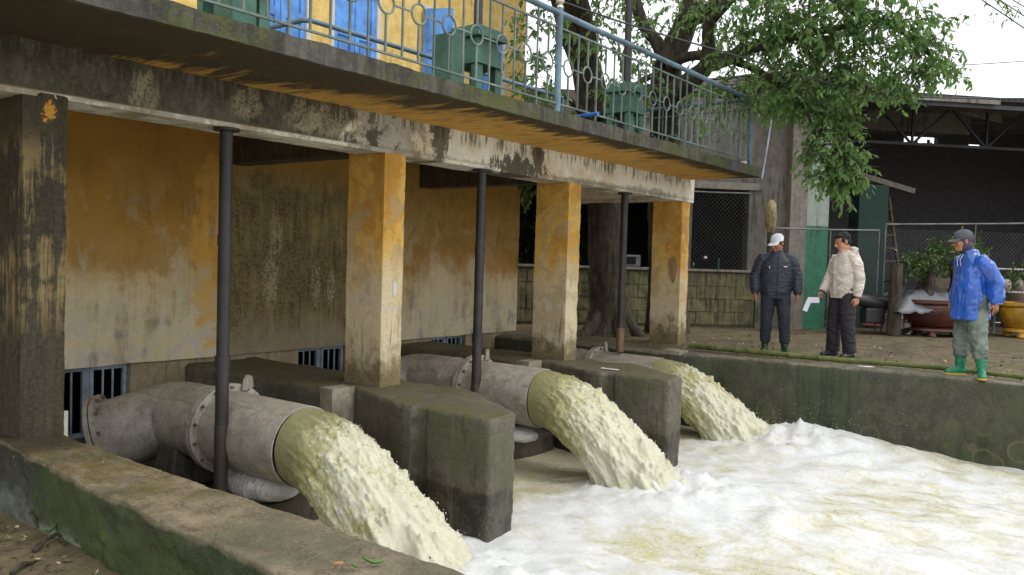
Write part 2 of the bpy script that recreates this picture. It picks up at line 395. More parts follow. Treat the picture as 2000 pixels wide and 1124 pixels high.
def m_pier():
    m = Mt('pier concrete'); P = m.pos(); x, y, z = m.xyz(P); nx, ny, nz = m.xyz(m.nrm())
    nL = m.noise(P, 1.5, 5); nM = m.noise(P, 6, 6, .68); nF = m.noise(P, 45, 5, .72); st = m.noise(m.scl(P, (8, 8, .9)), 1.8, 6, .66)
    col = m.mix(m.ss(nM*.7+nF*.35, .36, .7), C(74, 70, 58), C(112, 106, 92))
    g = m.ss(nL*.8+nM*.4, .58, .76)
    col = m.mix(g*.6, col, m.mix(nF, C(44, 54, 24), C(76, 86, 40)))
    top = m.ss(nz, .5, .9)
    col = m.mix(top*m.ss(nM+(nL-.5), .4, .6)*.8, col, m.mix(nF, C(56, 52, 26), C(104, 100, 52)))
    lowband = m.ss(z+(nM-.5)*.25, -.5, -.62)
    col = m.mix(lowband*.8, col, m.mix(m.ss(nM*.6+nF*.5, .5, .66), C(26, 25, 20), C(72, 66, 50)))
    grain = m.ss(m.voro(P, 16), .2, .1)*lowband*m.ss(nL, .4, .6)
    col = m.mix(grain*.5, col, C(116, 108, 86))
    board = m.ss(m.math('ABSOLUTE', m.math('FRACT', z*4.2+(nL-.5)*.1)-.5), .035, .01)*m.ss(nM, .35, .55); col = m.mix(board*.18, col, C(40, 38, 30))
    lime = m.ss(m.noise(m.scl(P, (14, 14, .7)), 1.3, 6, .7), .58, .7)*m.ss(nz, .4, .1); col = m.mix(lime*.4, col, C(150, 146, 128))
    tide = m.ss(m.math('ABSOLUTE', z+.57+(nM-.5)*.16), .05, .0); col = m.mix(tide*.2, col, C(120, 112, 84))
    endf = m.ss(nx, .0, .5)
    col = m.mix(endf*m.ss(st, .4, .6)*.4, col, C(140, 136, 122))
    col = m.mix(m.ss(st, .55, .7)*.5, col, C(38, 36, 28))
    return m.fin(col, m.math('MULTIPLY_ADD', lowband, -.28, .72), m.bump(nM*.5+nF*.4+grain*.3-board*.12, .8, .02))
def m_nearwall():
    m = Mt('near channel wall'); P = m.pos(); x, y, z = m.xyz(P); nx, ny, nz = m.xyz(m.nrm())
    nL = m.noise(P, 1.5, 5); nM = m.noise(P, 7, 6, .68); nF = m.noise(P, 60, 6, .75); st = m.noise(m.scl(P, (3, .8, 3)), 6, 5, .6)
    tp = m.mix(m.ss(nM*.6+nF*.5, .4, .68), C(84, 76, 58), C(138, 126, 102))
    tp = m.mix(m.ss(y+(nL-.5)*2.5, 3.0, 4.6)*m.ss(st, .4, .6)*.75, tp, m.mix(nF, C(70, 56, 20), C(122, 102, 44)))
    tp = m.mix(m.ss(nL+(nM-.5)*.4, .5, .64)*.55, tp, C(60, 66, 44))
    tp = m.mix(m.ss(y+(nM-.5)*.6, 5.1, 5.4)*.8, tp, C(40, 38, 28))
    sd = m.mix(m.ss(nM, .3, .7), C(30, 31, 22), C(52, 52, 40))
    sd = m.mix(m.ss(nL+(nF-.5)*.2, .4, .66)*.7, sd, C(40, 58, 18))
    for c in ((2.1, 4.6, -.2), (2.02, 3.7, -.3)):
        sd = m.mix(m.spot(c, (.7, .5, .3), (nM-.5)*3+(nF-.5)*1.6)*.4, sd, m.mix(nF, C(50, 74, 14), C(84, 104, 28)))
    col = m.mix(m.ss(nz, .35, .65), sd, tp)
    ed = m.ss(z+(nM-.5)*.06, -.045, -.02)*m.ss(nz, .6, .3)
    col = m.mix(ed*.6, col, C(130, 118, 92))
    peb = m.voro(P, 90)
    col = m.mix(m.ss(peb, .25, .1)*m.ss(nL, .4, .6)*.35, col, C(160, 150, 126))
    return m.fin(col, m.math('MULTIPLY_ADD', nM, .4, .38), m.bump(nM*.4+nF*.45+peb*.15, .8, .02))
def m_bank():
    m = Mt('bank wall concrete'); P = m.pos(); x, y, z = m.xyz(P); nx, ny, nz = m.xyz(m.nrm())
    nL = m.noise(P, 1.0, 5); nM = m.noise(P, 5, 6, .68); nF = m.noise(P, 40, 5, .72); st = m.noise(m.scl(P, (7, 7, .7)), 1.4, 6, .66)
    col = m.mix(m.ss(nM*.7+nF*.35, .36, .7), C(50, 50, 38), C(84, 83, 64))
    col = m.mix(m.ss(nL*.7+nM*.4+(st-.5)*.3, .46, .66)*.8, col, m.mix(nF, C(40, 50, 24), C(70, 80, 40)))
    col = m.mix(m.ss(st*.6+nL*.5, .56, .68)*.7, col, C(36, 35, 28))
    low = m.ss(z+(nM-.5)*.3, -.5, -.72)
    ring = m.voro(m.scl(P, (1, 1, 1), (.2, .35, .1)), 2.6)
    col = m.mix(low*m.ss(m.math('ABSOLUTE', ring-.3), .05, .02)*.4, col, C(112, 104, 76))
    col = m.mix(low*m.ss(nM, .55, .68)*.6, col, C(104, 92, 62))
    col = m.mix(m.ss(nz, .4, .8), col, m.mix(m.ss(nM*.6+nF*.5, .42, .66), C(66, 62, 46), C(122, 116, 96)))
    return m.fin(col, m.math('MULTIPLY_ADD', nM, .3, .5), m.bump(nM*.5+nF*.35, .6, .02))
def m_ground():
    m = Mt('trodden earth'); P = m.pos(); x, y, z = m.xyz(P)
    nL = m.noise(P, .8, 5); nM = m.noise(P, 4, 6, .7); nF = m.noise(P, 40, 5, .75)
    col = m.mix(m.ss(nM*.6+nF*.4, .36, .66), C(70, 60, 42), C(124, 110, 82))
    col = m.mix(m.ss(nL+(nM-.5)*.4, .5, .64)*.6, col, m.mix(nF, C(60, 60, 26), C(98, 92, 48)))
    col = m.mix(m.ss(nL, .46, .34)*.6, col, C(54, 46, 32))
    return m.fin(col, m.math('MULTIPLY_ADD', nL, .5, .45), m.bump(nM*.5+nF*.5, .8, .03))
def m_foam():
    m = Mt('churned water'); P = m.pos(); x, y, z = m.xyz(P); f = m.attr('froth')
    w = m.scl(P, (1.0, .6, 1.0)); nL = m.noise(w, 1.1, 4, .55, .6); nM = m.noise(w, 3.6, 7, .68, .9); nF = m.noise(P, 26, 6, .75, .3); nB = m.noise(P, 80, 4, .8)
    k = m.ss(nL*.42+nM*.62+(nF-.5)*.26+(f-.5)*.35, .42, .63)
    water = m.mix(m.ss(nM*.5+nF*.5, .35, .65), C(188, 181, 138), C(204, 198, 164))
    foam = m.mix(m.ss(nF*.5+nB*.3+nM*.2, .36, .62), C(198, 198, 195), C(217, 218, 217))
    col = m.mix(k, water, foam)
    thin = m.ss(m.math('ABSOLUTE', m.noise(w, 6, 5, .7, 1.2)-.5), .05, .0)*m.ss(k, .9, .2)
    col = m.mix(thin*.7, col, foam)
    bare = m.ss(f, .10, .0)
    col = m.mix(bare, col, m.mix(m.ss(nM+(nF-.5)*.3, .5, .7), C(92, 88, 70), C(176, 172, 160)))
    ro = m.math('MULTIPLY_ADD', k, .45, .22)
    return m.fin(col, ro, m.bump(nM*.45+nF*.35+nB*.2, .26, .03), Subsurface_Weight=.0)
def m_jet():
    m = Mt('pumped water'); O = m.obj(); f = m.attr('froth'); s = m.attr('along'); q = m.attr('skin')
    V = m.vec(*[q for q in (m.attr('fu'), m.attr('fv'), 0.0)]); nM = m.noise(V, 4.5, 6, .7, .5); nF = m.noise(O, 46, 5, .75, .4)
    nA = m.noise(V, 2.2, 3, .5, .4); nS = m.noise(O, 21, 8, .78, .5); nT = m.noise(O, 120, 3, .7)
    calm = m.mix(nM, C(116, 113, 76), C(166, 162, 122))
    deep = m.mix(m.ss(nM, .3, .7), C(156, 148, 92), C(204, 198, 150))
    froth = m.mix(nF, C(196, 193, 162), C(224, 223, 208))
    fl = m.ss(nS*.62+nA*.38+nM*.2+f*.16+(s-.45)*.20, .65, .82)
    col = m.mix(m.ss(s+(nM-.5)*.45, .10, .5), calm, deep)
    fl = fl*m.ss(s+(nM-.5)*.7+f*.15, .02, .28)
    col = m.mix(fl*.9, col, froth)
    return m.fin(col, m.math('MULTIPLY_ADD', fl, .3, .07), m.bump(nS*.7+nT*.25+nM*.3, .75, .02), IOR=1.33, Subsurface_Weight=.2, Subsurface_Radius=(.06, .055, .03), Subsurface_Scale=.6)
def m_bark():
    m = Mt('bark'); P = m.pos(); n = m.noise(m.scl(P, (6, 6, 1.6)), 2.2, 7, .7); n2 = m.noise(P, 3, 4); nF = m.noise(P, 50, 4, .7)
    col = m.mix(m.ss(n, .34, .66), C(40, 33, 26), C(88, 78, 64)); col = m.mix(m.ss(n2, .52, .66)*.5, col, C(70, 76, 50))
    return m.fin(col, .9, m.bump(n+nF*.3, .9, .04))
def m_leaf(name, a, b, c, trans=.35):
    m = Mt(name); k = m.attr('tint'); n = m.noise(m.obj(), 2.2, 3)
    col = m.mix(k, C(*a), C(*b)); col = m.mix(m.ss(n*.6+k*.4, .5, .75)*.6, col, C(*c))
    m.fin(col, .38, None, Specular_IOR_Level=.45)
    t = m.t; tr = t.nodes.new('ShaderNodeBsdfTranslucent'); mx = t.nodes.new('ShaderNodeMixShader')
    m.put(tr.inputs[0], m.mix(.5, col, C(120, 150, 40))); mx.inputs[0].default_value = trans
    t.links.new(m.b.outputs[0], mx.inputs[1]); t.links.new(tr.outputs[0], mx.inputs[2]); t.links.new(mx.outputs[0], m.o.inputs[0])
    return m.m
def m_pipe():
    m = Mt('painted steel pipe'); P = m.pos(); O = m.obj(); nL = m.noise(P, 2.2, 5); nM = m.noise(P, 8, 6, .7); nF = m.noise(P, 60, 4, .7)
    st = m.noise(m.scl(P, (10, 1.5, 3)), 3, 6, .65)
    col = m.mix(m.ss(nM*.6+nF*.4, .35, .68), C(132, 126, 114), C(172, 166, 154))
    col = m.mix(m.ss(st, .5, .66)*.5, col, C(108, 94, 74)); col = m.mix(m.ss(nL, .52, .66)*.5, col, C(168, 160, 144))
    col = m.mix(m.ss(nM+(nF-.5)*.4, .64, .72)*.6, col, C(86, 62, 40))
    return m.fin(col, .55, m.bump(nM*.4+nF*.2, .25, .01), Metallic=.0)
def m_paint(name, a, rust=(74, 52, 34), amount=.4, rough=.45):
    m = Mt(name); P = m.pos(); nM = m.noise(P, 14, 6, .7); nF = m.noise(P, 90, 4, .7); nL = m.noise(P, 3, 4)
    b = tuple(min(255, q*1.22+8) for q in a); d = tuple(q*.8 for q in a)
    col = m.mix(m.ss(nL, .35, .65), C(*d), C(*b)); col = m.mix(m.ss(nM*.7+nF*.3, .36, .6)*.6, col, C(*a))
    col = m.mix(m.ss(nM*.65+nF*.35, .7-amount*.25, .76-amount*.2)*.8, col, C(*rust))
    return m.fin(col, m.math('MULTIPLY_ADD', nM, .3, rough-.1), m.bump(nM*.4+nF*.2, .3, .006))
MAT = dict(wall=m_wall(), pillar=m_pillar('ochre pillar'), blackpillar=m_pillar('mouldy pillar with painted shade', 1.0), beam=m_beam(), soffit=m_soffit(),
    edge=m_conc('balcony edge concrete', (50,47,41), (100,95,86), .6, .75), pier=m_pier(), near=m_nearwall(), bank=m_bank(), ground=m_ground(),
    foam=m_foam(), jet=m_jet(), bark=m_bark(), pipe=m_pipe(),
    darkconc=m_conc('dark damp concrete', (52,47,38), (90,83,70), .2, .4, .4), conc=m_conc('pale concrete', (118,110,94), (166,158,140), .15, .2),
    render=m_conc('beige render', (128,112,84), (160,146,116), .0, .25),
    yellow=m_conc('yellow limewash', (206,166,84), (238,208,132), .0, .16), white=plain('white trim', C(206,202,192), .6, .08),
    blue=m_paint('blue door paint', (84,138,208), (60,96,150), .12), rail=m_paint('blue rail paint', (90,112,126), (86,78,68), .5),
    bars=m_paint('green grey bar paint', (92,104,98), (84,70,54), .55), green=m_paint('dark green paint', (56,94,80), (132,146,132), .34, .5),
    pole=m_paint('black pole paint', (42,38,38), (66,50,42), .25), gate=m_paint('grey blue grille paint', (128,140,150), (90,80,70), .25),
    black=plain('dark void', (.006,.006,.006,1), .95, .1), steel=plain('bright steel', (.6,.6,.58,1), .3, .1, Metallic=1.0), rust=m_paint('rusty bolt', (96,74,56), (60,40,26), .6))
MAT['bluepipe'] = plain('bright blue pipe', C(52,104,190), .4, .1); MAT['fin'] = plain('pale gold ball', C(190,180,160), .3, .15, Metallic=.6)
LEAF = m_leaf('tree leaf', (78, 116, 62), (136, 170, 106), (166, 190, 128), .5)
LEAF2 = m_leaf('bonsai leaf', (30, 52, 20), (84, 116, 50), (120, 140, 80), .25)

# ------------------------------------------------------------------ ground and water basin
XB = [(10.44, 8.6), (10.44, 5.15), (10.64, 4.6), (10.86, 2.64), (10.92, 1.0), (11.0, -8), (11.2, -60)]     # foot of the bank wall
g = G()
def sheet(g, x0, x1, y0, y1, nx_, ny_, z, amp, fx=None):
    vs = []
    for i in range(nx_+1):
        for j in range(ny_+1):
            x = x0+(x1-x0)*i/nx_; y = y0+(y1-y0)*j/ny_; xx = fx(x, y, i) if fx else x
            vs.append(Vector((xx, y, z+amp*fbm(Vector((xx, y, 0))*1.3, 4))))
    g.add(vs, [(i*(ny_+1)+j, (i+1)*(ny_+1)+j, (i+1)*(ny_+1)+j+1, i*(ny_+1)+j+1) for i in range(nx_) for j in range(ny_)])
def bankx(y):
    for (xa, ya), (xb, yb) in zip(XB[:-1], XB[1:]):
        if yb <= y <= ya: return xa+(xb-xa)*(y-ya)/(yb-ya)
    return XB[0][0] if y > XB[0][1] else XB[-1][0]
sheet(g, 0, 1, -9, 12, 100, 120, -.012, .014, lambda x, y, i: bankx(y)+.34+(24-bankx(y)-.34)*x)
sheet(g, 24, 600, -9, 12, 4, 4, -.012, 0); sheet(g, 11.3, 600, -400, -9, 4, 4, -.012, 0); sheet(g, 11.0, 600, 12, 400, 4, 4, -.012, 0)
sheet(g, -400, 11.0, 12, 400, 4, 4, -.012, 0)
sheet(g, -1.5, 2.12, 2.2, 7.2, 90, 120, -.37, .025)
sheet(g, -400, -1.5, -400, 12, 4, 4, -.37, 0); sheet(g, -1.5, 2.12, -400, 2.2, 3, 4, -.37, 0); sheet(g, -1.5, 2.12, 7.2, 12, 3, 4, -.37, 0)
o = g.build('ground', MAT['ground'], None, True, recalc=False); tag(o, kind='structure')

LAND = [(4.2, 3.95), (7.25, 3.85), (10.15, 3.75)]        # where the three jets strike
PIPES = [(4.12, 5.08, -.25), (7.22, 5.02, -.23), (10.1, 5.12, -.345)]      # mouth centres
def waterz(x, y):
    p = Vector((x, y, 0)); z = .036*mn.fractal(p*1.0, 1.0, 2, 3)+.014*mn.noise(p*4.2)+.022*(1-2.2*abs(mn.noise(Vector((x*2.1+.5*mn.noise(p*1.5), y*1.5, 9)))))+.008*mn.noise(p*9)+.03*abs(mn.noise(Vector((x*2.4, y*1.3, 3))))
    f = .55
    for (lx, ly) in LAND:
        d = math.hypot((x-lx)/.75, (y-ly+.35)/.9); z += .10*math.exp(-d*d)*(1+.8*mn.noise(p*5)); f += .35*math.exp(-d*d*.5)
        d2 = math.hypot((x-lx)/.6, (y-ly+.15)/.75); w = math.exp(-d2**4*.7); z += w*(.07*max(0, mn.fractal(p*6, .6, 2.2, 4))+.05*max(0, mn.noise(p*17)))
        d = math.hypot((x-lx)/.9, (y-ly+1.2)/1.0); z += .07*math.exp(-d*d)*(1+mn.noise(p*3.1))
    z += .13*math.exp(-((x-10.5)/.35)**2-((y-3.35)/.5)**2)*(1+.3*mn.noise(p*3))+.10*math.exp(-((x-10.6)/.3)**2-((y-2.75)/.35)**2)+.06*math.exp(-((x-10.7)/.3)**2-((y-1.9)/.6)**2)
    if y > 4.2:
        k = min(1, (y-4.2)/.5); z = z*(1-.6*k); f = f*(1-.75*k)
    return z, f
g = G(); ys = np.concatenate([np.arange(-30, -3, .6), np.arange(-3, .5, .07), np.arange(.5, 6.4, .035)]); xs = np.concatenate([np.arange(2.4, 4.4, .05), np.arange(4.4, 11.1, .045), ])
fr = []
for x in xs:
    for y in ys:
        z, f = waterz(float(x), float(y)); g.v.append(Vector((float(x), float(y), -1.0+z))); fr.append(f)
ny = len(ys)
g.f = [(i*ny+j, (i+1)*ny+j, (i+1)*ny+j+1, i*ny+j+1) for i in range(len(xs)-1) for j in range(ny-1)]
o = g.build('water', MAT['foam'], None, True, recalc=False, angle=0); tag(o, kind='structure')
a = o.data.attributes.new('froth', 'FLOAT', 'POINT'); a.data.foreach_set('value', fr)

# bank wall with its concrete coping
g = G()
for (xa, ya), (xb, yb) in zip(XB[:-1], XB[1:]): pass
poly = [(x, y) for x, y in XB]+[(x+.36, y) for x, y in reversed(XB)]
poly = [(x, max(y, -9)) for x, y in poly]
g.prism(poly, -2.2, 0.0)
o = g.build('retaining_wall', MAT['bank']); remesh(o, .035, 1); displace(o, worn(.014, 2.2, .004))
tag(o, 'long mossy concrete retaining wall holding up the far bank', 'wall')
g = G(); g.gbox((10.44, 5.02, -.02), (10.72, 5.28, .035), .05); o = g.build('concrete_block', MAT['conc'], bevel=0, weld=.001); displace(o, worn(.004, 8))
tag(o, 'pale concrete stop block at the foot of the last pillar', 'concrete block')

# near channel wall in the foreground
g = G(); poly = [(2.31, 8.2), (2.22, 5.5), (2.12, 4.6), (2.05, 3.3), (1.98, 2.4), (1.9, .4), (1.9, -3), (2.4, -3), (2.46, .5), (2.5, 2.0), (2.53, 3.2), (2.54, 4.8), (2.6, 6.0), (2.6, 8.2)]
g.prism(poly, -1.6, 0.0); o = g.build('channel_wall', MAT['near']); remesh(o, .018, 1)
def nw(p, n):
    e = max(0, -n.x)*(.03*fbm(p*2.6, 4)+.012*fbm(p*9, 3))+.008*fbm(p*4, 4)+.004*mn.noise(p*45)
    if p.z > -.05 and p.y < 5.2: e -= .03*max(0, fbm(Vector((p.x*3, p.y*2.2, 7)), 3))*(1 if p.x < 2.25 else .35)
    return e
displace(o, nw); tag(o, 'thick low concrete wall with mossy side in the foreground', 'wall')
# ------------------------------------------------------------------ pump house
PX = [2.31, 5.44, 8.55, 11.69]; YP, PDX, PDY = 5.65, .272, .493; ZB = 2.19
house = empty('pump_house', (6.5, 8.2, 0), 0, 'weathered yellow pump house with blue doors above its open pillared bays', 'building')
lab = ['black mouldy pillar with painted shade nearest the camera', 'yellow pillar with dark orange damp patch', 'yellow pillar with long pale peeled strip', 'yellow pillar with broken plaster halfway up']
for i, x in enumerate(PX):
    g = G(); g.gbox((x, YP, -.06), (x+PDX, YP+PDY, ZB+.02), .03); o = g.build('pillar', MAT['blackpillar' if i == 0 else 'pillar'], house, True, weld=.001, angle=30)
    def wear(p, n, x=x, i=i):
        q = .006*fbm(p*2.5, 3)+.003*mn.noise(p*22)
        if p.x > x+PDX-.02 and p.y < YP+.02 or p.x < x+.02 and p.y < YP+.02: q -= .014*max(0, fbm(Vector((0, i*3.1, p.z*4)), 4))
        return q
    displace(o, wear); tag(o, lab[i])
MAT['brickcore'] = m_conc('exposed brick core', (136, 104, 66), (176, 144, 104), 0, .3)
# broken plaster flakes on the last pillar, a loose flake on the second
for (x, z, w, h, k, sx) in ((11.69, 1.16, .15, .42, .006, 0), (5.60, .92, .05, .16, .008, 1)):
    g = G(); n = 14; pts = [(math.cos(2*math.pi*j/n)*w*.5*(1+.3*mn.noise(Vector((j*1.7, x, z)))), math.sin(2*math.pi*j/n)*h*.5*(1+.25*mn.noise(Vector((j*1.3, z, x))))) for j in range(n)]
    if sx: M = Matrix(((1,0,0,x),(0,0,1,YP-k),(0,1,0,z),(0,0,0,1)))
    else: M = Matrix(((0,0,1,x-k),(1,0,0,YP+.12),(0,1,0,z),(0,0,0,1)))
    g.prism(pts, 0, k*2, M); g.build('plaster_flake', MAT['white' if sx else 'brickcore'], house, bevel=.003)
g = G(); g.gbox((-.4, YP-.004, ZB), (12.07, YP+.36, 2.56), .05); o = g.build('beam', MAT['beam'], house, True, weld=.001, angle=30); displace(o, worn(.006, 3, .003))
for i, x in enumerate(PX):
    g = G(); g.gbox((x+.004, YP+.3, 2.20), (x+PDX-.004, 8.3, 2.56), .08); o = g.build('cross_beam', MAT['beam' if i > 2 else 'darkconc'], house, True, weld=.001, angle=30); displace(o, worn(.005, 3, .002))
# balcony slab: soffit and worn edge are separate skins of one slab
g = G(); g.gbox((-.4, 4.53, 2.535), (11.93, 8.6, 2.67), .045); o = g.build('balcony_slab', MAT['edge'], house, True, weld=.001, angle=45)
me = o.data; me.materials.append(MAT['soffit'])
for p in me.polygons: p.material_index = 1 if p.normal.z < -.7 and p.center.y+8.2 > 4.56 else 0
def slabw(p, n):
    if p.y < 4.62: return .013*fbm(p*2.2, 4)+.006*fbm(p*11, 3)+(.012*max(0, fbm(p*6, 3)) if p.z > 2.6 else -.014*max(0, fbm(p*5, 3)))
    return .006*fbm(p*3, 3)
displace(o, slabw)
# lower wall with a lip, recessed footing and three grille windows
g = G(); g.gbox((-1.6, 8.18, .06), (10.93, 8.42, 2.53), .09); o = g.build('wall', MAT['wall'], house, True, weld=.001, angle=30); displace(o, worn(.009, 1.8, .003))
WIN = [(3.62, 4.42), (6.55, 7.33), (8.95, 9.72)]
segs = [(-1.6, 3.62), (4.42, 6.55), (7.33, 8.95), (9.72, 10.91)]
for a_, b_ in segs:
    g = G(); g.box((a_, 8.235, -1.3), (b_, 8.41, .062)); g.build('footing', MAT['render'], house, bevel=.008)
for a_, b_ in WIN:
    g = G(); g.box((a_, 8.235, -1.3), (b_, 8.41, -.66)); g.build('footing', MAT['darkconc'], house)
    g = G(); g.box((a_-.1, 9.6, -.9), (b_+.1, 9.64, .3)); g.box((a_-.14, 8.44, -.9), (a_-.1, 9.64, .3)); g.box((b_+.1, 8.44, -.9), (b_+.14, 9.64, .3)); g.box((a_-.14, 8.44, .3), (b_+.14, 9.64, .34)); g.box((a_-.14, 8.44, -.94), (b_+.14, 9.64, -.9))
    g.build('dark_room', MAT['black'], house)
    wr = G(); z0, z1 = -.655, .055; mid = (a_+b_)/2
    for x0, x1 in ((a_+.005, a_+.045), (mid-.055, mid-.015), (mid+.015, mid+.055), (b_-.045, b_-.005)): wr.box((x0, 8.30, z0), (x1, 8.345, z1))
    wr.box((a_+.045, 8.302, z1-.05), (mid-.055, 8.343, z1-.004)); wr.box((mid+.055, 8.302, z1-.05), (b_-.045, 8.343, z1-.004)); wr.box((a_+.045, 8.302, z0), (mid-.055, 8.343, z0+.045)); wr.box((mid+.055, 8.302, z0), (b_-.045, 8.343, z0+.045)); wr.box((mid-.015, 8.31, z0), (mid+.015, 8.335, z1))
    w = wr.build('window', MAT['gate'], house, bevel=.004)
    for lo, hi in ((a_+.045, mid-.055), (mid+.055, b_-.045)):
        for k in (1, 2):
            x = lo+(hi-lo)*k/3; b = G(); b.box((x-.009, 8.312, z0+.045), (x+.009, 8.33, z1-.05)); b.build('bar', MAT['gate'], w, bevel=.003)
# upper wall with door openings
DOORS = [(3.72, 4.78), (5.74, 6.59), (6.90, 7.74), (8.55, 9.19), (9.62, 10.42)]; ZD0, ZD1 = 2.685, 4.75
edges = [-1.6]+[e for d in DOORS for e in d]+[10.95]
for a_, b_ in zip(edges[0::2], edges[1::2]):
    g = G(); g.gbox((a_, 8.18, 2.66), (b_, 8.42, ZD1), .12); o = g.build('wall', MAT['yellow'], house, True, weld=.001, angle=30); displace(o, worn(.004, 2))
g = G(); g.box((-1.6, 8.18, ZD1), (10.95, 8.42, 6.4)); g.build('wall', MAT['yellow'], house)
g = G(); g.box((-1.6, 8.4202, -.4), (-1.4, 14, 6.4)); g.box((10.7, 8.42, 2.66), (10.95, 14, 6.4)); g.box((10.69, 8.43, -.4), (10.92, 14, 2.66)); g.build('side_wall', MAT['yellow'], house)
g = G(); g.box((-1.9, 7.5, 6.4), (11.3, 14.4, 6.55)); g.build('roof', MAT['edge'], house)
for a_, b_ in DOORS:
    fr_ = G(); fr_.box((a_, 8.165, ZD0), (a_+.05, 8.30, ZD1)); fr_.box((b_-.07, 8.165, ZD0), (b_, 8.30, ZD1)); fr_.box((a_+.05, 8.167, ZD1-.06), (b_-.07, 8.298, ZD1-.002))
    d = G(); d.box((a_+.05, 8.215, ZD0+.01), (b_-.07, 8.265, ZD1-.06)); dd = d.build('door', MAT['blue'], house)
    fr_.build('frame', MAT['white'], dd, bevel=.006)
    xm = (a_+b_-.02)/2
    for lo, hi in ((a_+.05, xm-.004), (xm+.004, b_-.07)):
        st_ = G(); y0, y1 = 8.195, 8.2145
        for x0, x1 in ((lo, lo+.075), (hi-.075, hi)): st_.box((x0, y0, ZD0+.02), (x1, y1, ZD1-.07))
        for z0, z1 in ((ZD0+.02, ZD0+.16), (3.28, 3.38), (4.0, 4.1)): st_.box((lo+.0752, y0+.001, z0), (hi-.0752, y1, z1))
        st_.build('leaf_frame', MAT['blue'], dd, bevel=.004)
        pn = G()
        for z0, z1 in ((ZD0+.2, 3.24), (3.42, 3.96)): pn.box((lo+.1, 8.2, z0), (hi-.1, 8.2146, z1))
        pn.build('panel', MAT['blue'], dd, bevel=.01)
    h = G(); h.ell((xm+.05, 8.175, 3.6), (.022, .022, .022)); h.build('handle', MAT['steel'], dd, True)
# an open shutter leaf beside the fourth door
g = G(); M = Matrix.Translation((8.53, 8.15, 0)) @ Matrix.Rotation(R(-62), 4, 'Z')
g.box((0, -.02, ZD0+.02), (.42, .02, ZD1-.07), M); s = g.build('door_leaf', MAT['blue'], house, bevel=.004)
for z0, z1 in ((ZD0+.14, 3.26), (3.4, 3.95), (4.1, 4.6)):
    g = G(); g.box((.07, -.03, z0), (.35, -.0202, z1), M); g.build('panel', MAT['blue'], s, bevel=.006)
# blue guard rail in front of the doors
rg = empty('guard_rail', (5.19, 6.5, 2.67), 0, 'blue steel pipe guard rail running behind the green gear stands', 'rail')
for z in (3.48, 3.12):
    g = G(); g.tube([(5.19, 7.6, z), (5.19, 7.1, z), (5.19, 6.56, z), (5.25, 6.5, z), (6.5, 6.5, z), (8.0, 6.5, z), (9.6, 6.5, z)] if z > 3.3 else [(5.19, 7.6, z), (5.19, 6.5, z)], .026 if z > 3.3 else .015, 10); g.build('rail', MAT['rail'], rg, True)
for x, y in ((5.19, 7.6), (7.4, 6.5), (9.6, 6.5)):
    g = G(); g.tube([(x, y, 2.6701), (x, y, 3.46)], .022, 10); g.build('post', MAT['rail'], rg, True)

MAT['polebrown'] = m_paint('grimy brown steel', (58, 50, 45), (80, 62, 48), .4)
# ------------------------------------------------------------------ balcony railing
YR = 4.60; XE = 11.64; XS = 1.76; PIT = (XE-6.70)/28
rl = empty('balcony_railing', (XE, YR, 2.67), 0, 'blue and grey green steel railing with circles along the balcony edge', 'railing')
ZT, ZS, ZC, ZL = 3.62, 3.485, 3.13, 2.755
def tb(name, pts, r, mat, n=8, close=False, parent=None):
    g = G(); g.tube(pts, r, n, close=close); return g.build(name, mat, parent or rl, True)
Lx = [XS+.3*k for k in range(int((XE-XS)/.3)+1)]+[XE]
tb('top_rail', [(x, YR, ZT+.006*mn.noise(Vector((x, 0, 5)))) for x in Lx], .029, MAT['rail'], 12)
tb('top_rail', [(XE, YR+.03, ZT), (XE, 6.4, ZT), (XE, 8.15, ZT)], .029, MAT['rail'], 12)
for z, nm in ((ZS, 'upper_rail'), (ZL, 'bottom_rail')):
    g = G(); g.bar((XS, YR, z), (XE, YR, z), .02, .016); g.build(nm, MAT['bars'], rl)
    g = G(); g.bar((XE, YR, z), (XE, 8.15, z), .02, .016); g.build(nm, MAT['bars'], rl)
for x in (XS, 6.70, XE):
    g = G(); g.tube([(x, YR, 2.665), (x, YR, 3.67)], .033, 14); p = g.build('post', MAT['rail'], rl, True)
    g = G(); g.tube([(x, YR, 3.67), (x, YR, 3.70)], [.04, .026], 12); g.ell((x, YR, 3.735), (.042, .042, .042)); g.tube([(x, YR, 3.775), (x, YR, 3.79)], [.012, .006], 8); g.build('finial', MAT['fin'], p, True)
def barset(P0, D, n0, skip=()):
    for k in range(n0):
        c = P0+D*(PIT*(k+1)); circle = (k % 2 == 0)
        full = (k % 4 == 3); zb = 2.665 if full else ZL-.008
        if circle:
            for z0, z1 in ((zb, ZC-.086), (ZC+.086, ZS+.008)):
                g = G(); g.bar((c.x, c.y, z0), (c.x, c.y, z1), .015, .015, (1,0,0)); g.build('bar', MAT['bars'], rl)
            ring = [Vector((c.x, c.y, ZC))+D*(math.cos(2*math.pi*j/20)*.08)+Vector((0,0,math.sin(2*math.pi*j/20)*.08)) for j in range(20)]
            g = G(); g.tube(ring, .0095, 6, close=True, up=D.cross(Vector((0,0,1)))); g.build('ring', MAT['bars'], rl, True)
            for sgn in (-1, 1):
                g = G(); g.bar(Vector((c.x, c.y, ZC))+D*(sgn*.086), Vector((c.x, c.y, ZC))+D*(sgn*(PIT-.0077)), .013, .013); g.build('link', MAT['bars'], rl)
        else:
            zt = ZT-.02 if full else ZS+.008
            g = G(); g.bar((c.x, c.y, zb), (c.x, c.y, zt), .015, .015, (1,0,0)); g.build('bar', MAT['bars'], rl)
barset(Vector((6.70, YR, 0)), Vector((1,0,0)), 27)
barset(Vector((6.70-4*PIT*5-2*PIT, YR, 0)), Vector((1,0,0)), 21)
barset(Vector((XE, YR, 0)), Vector((0,1,0)), 19)

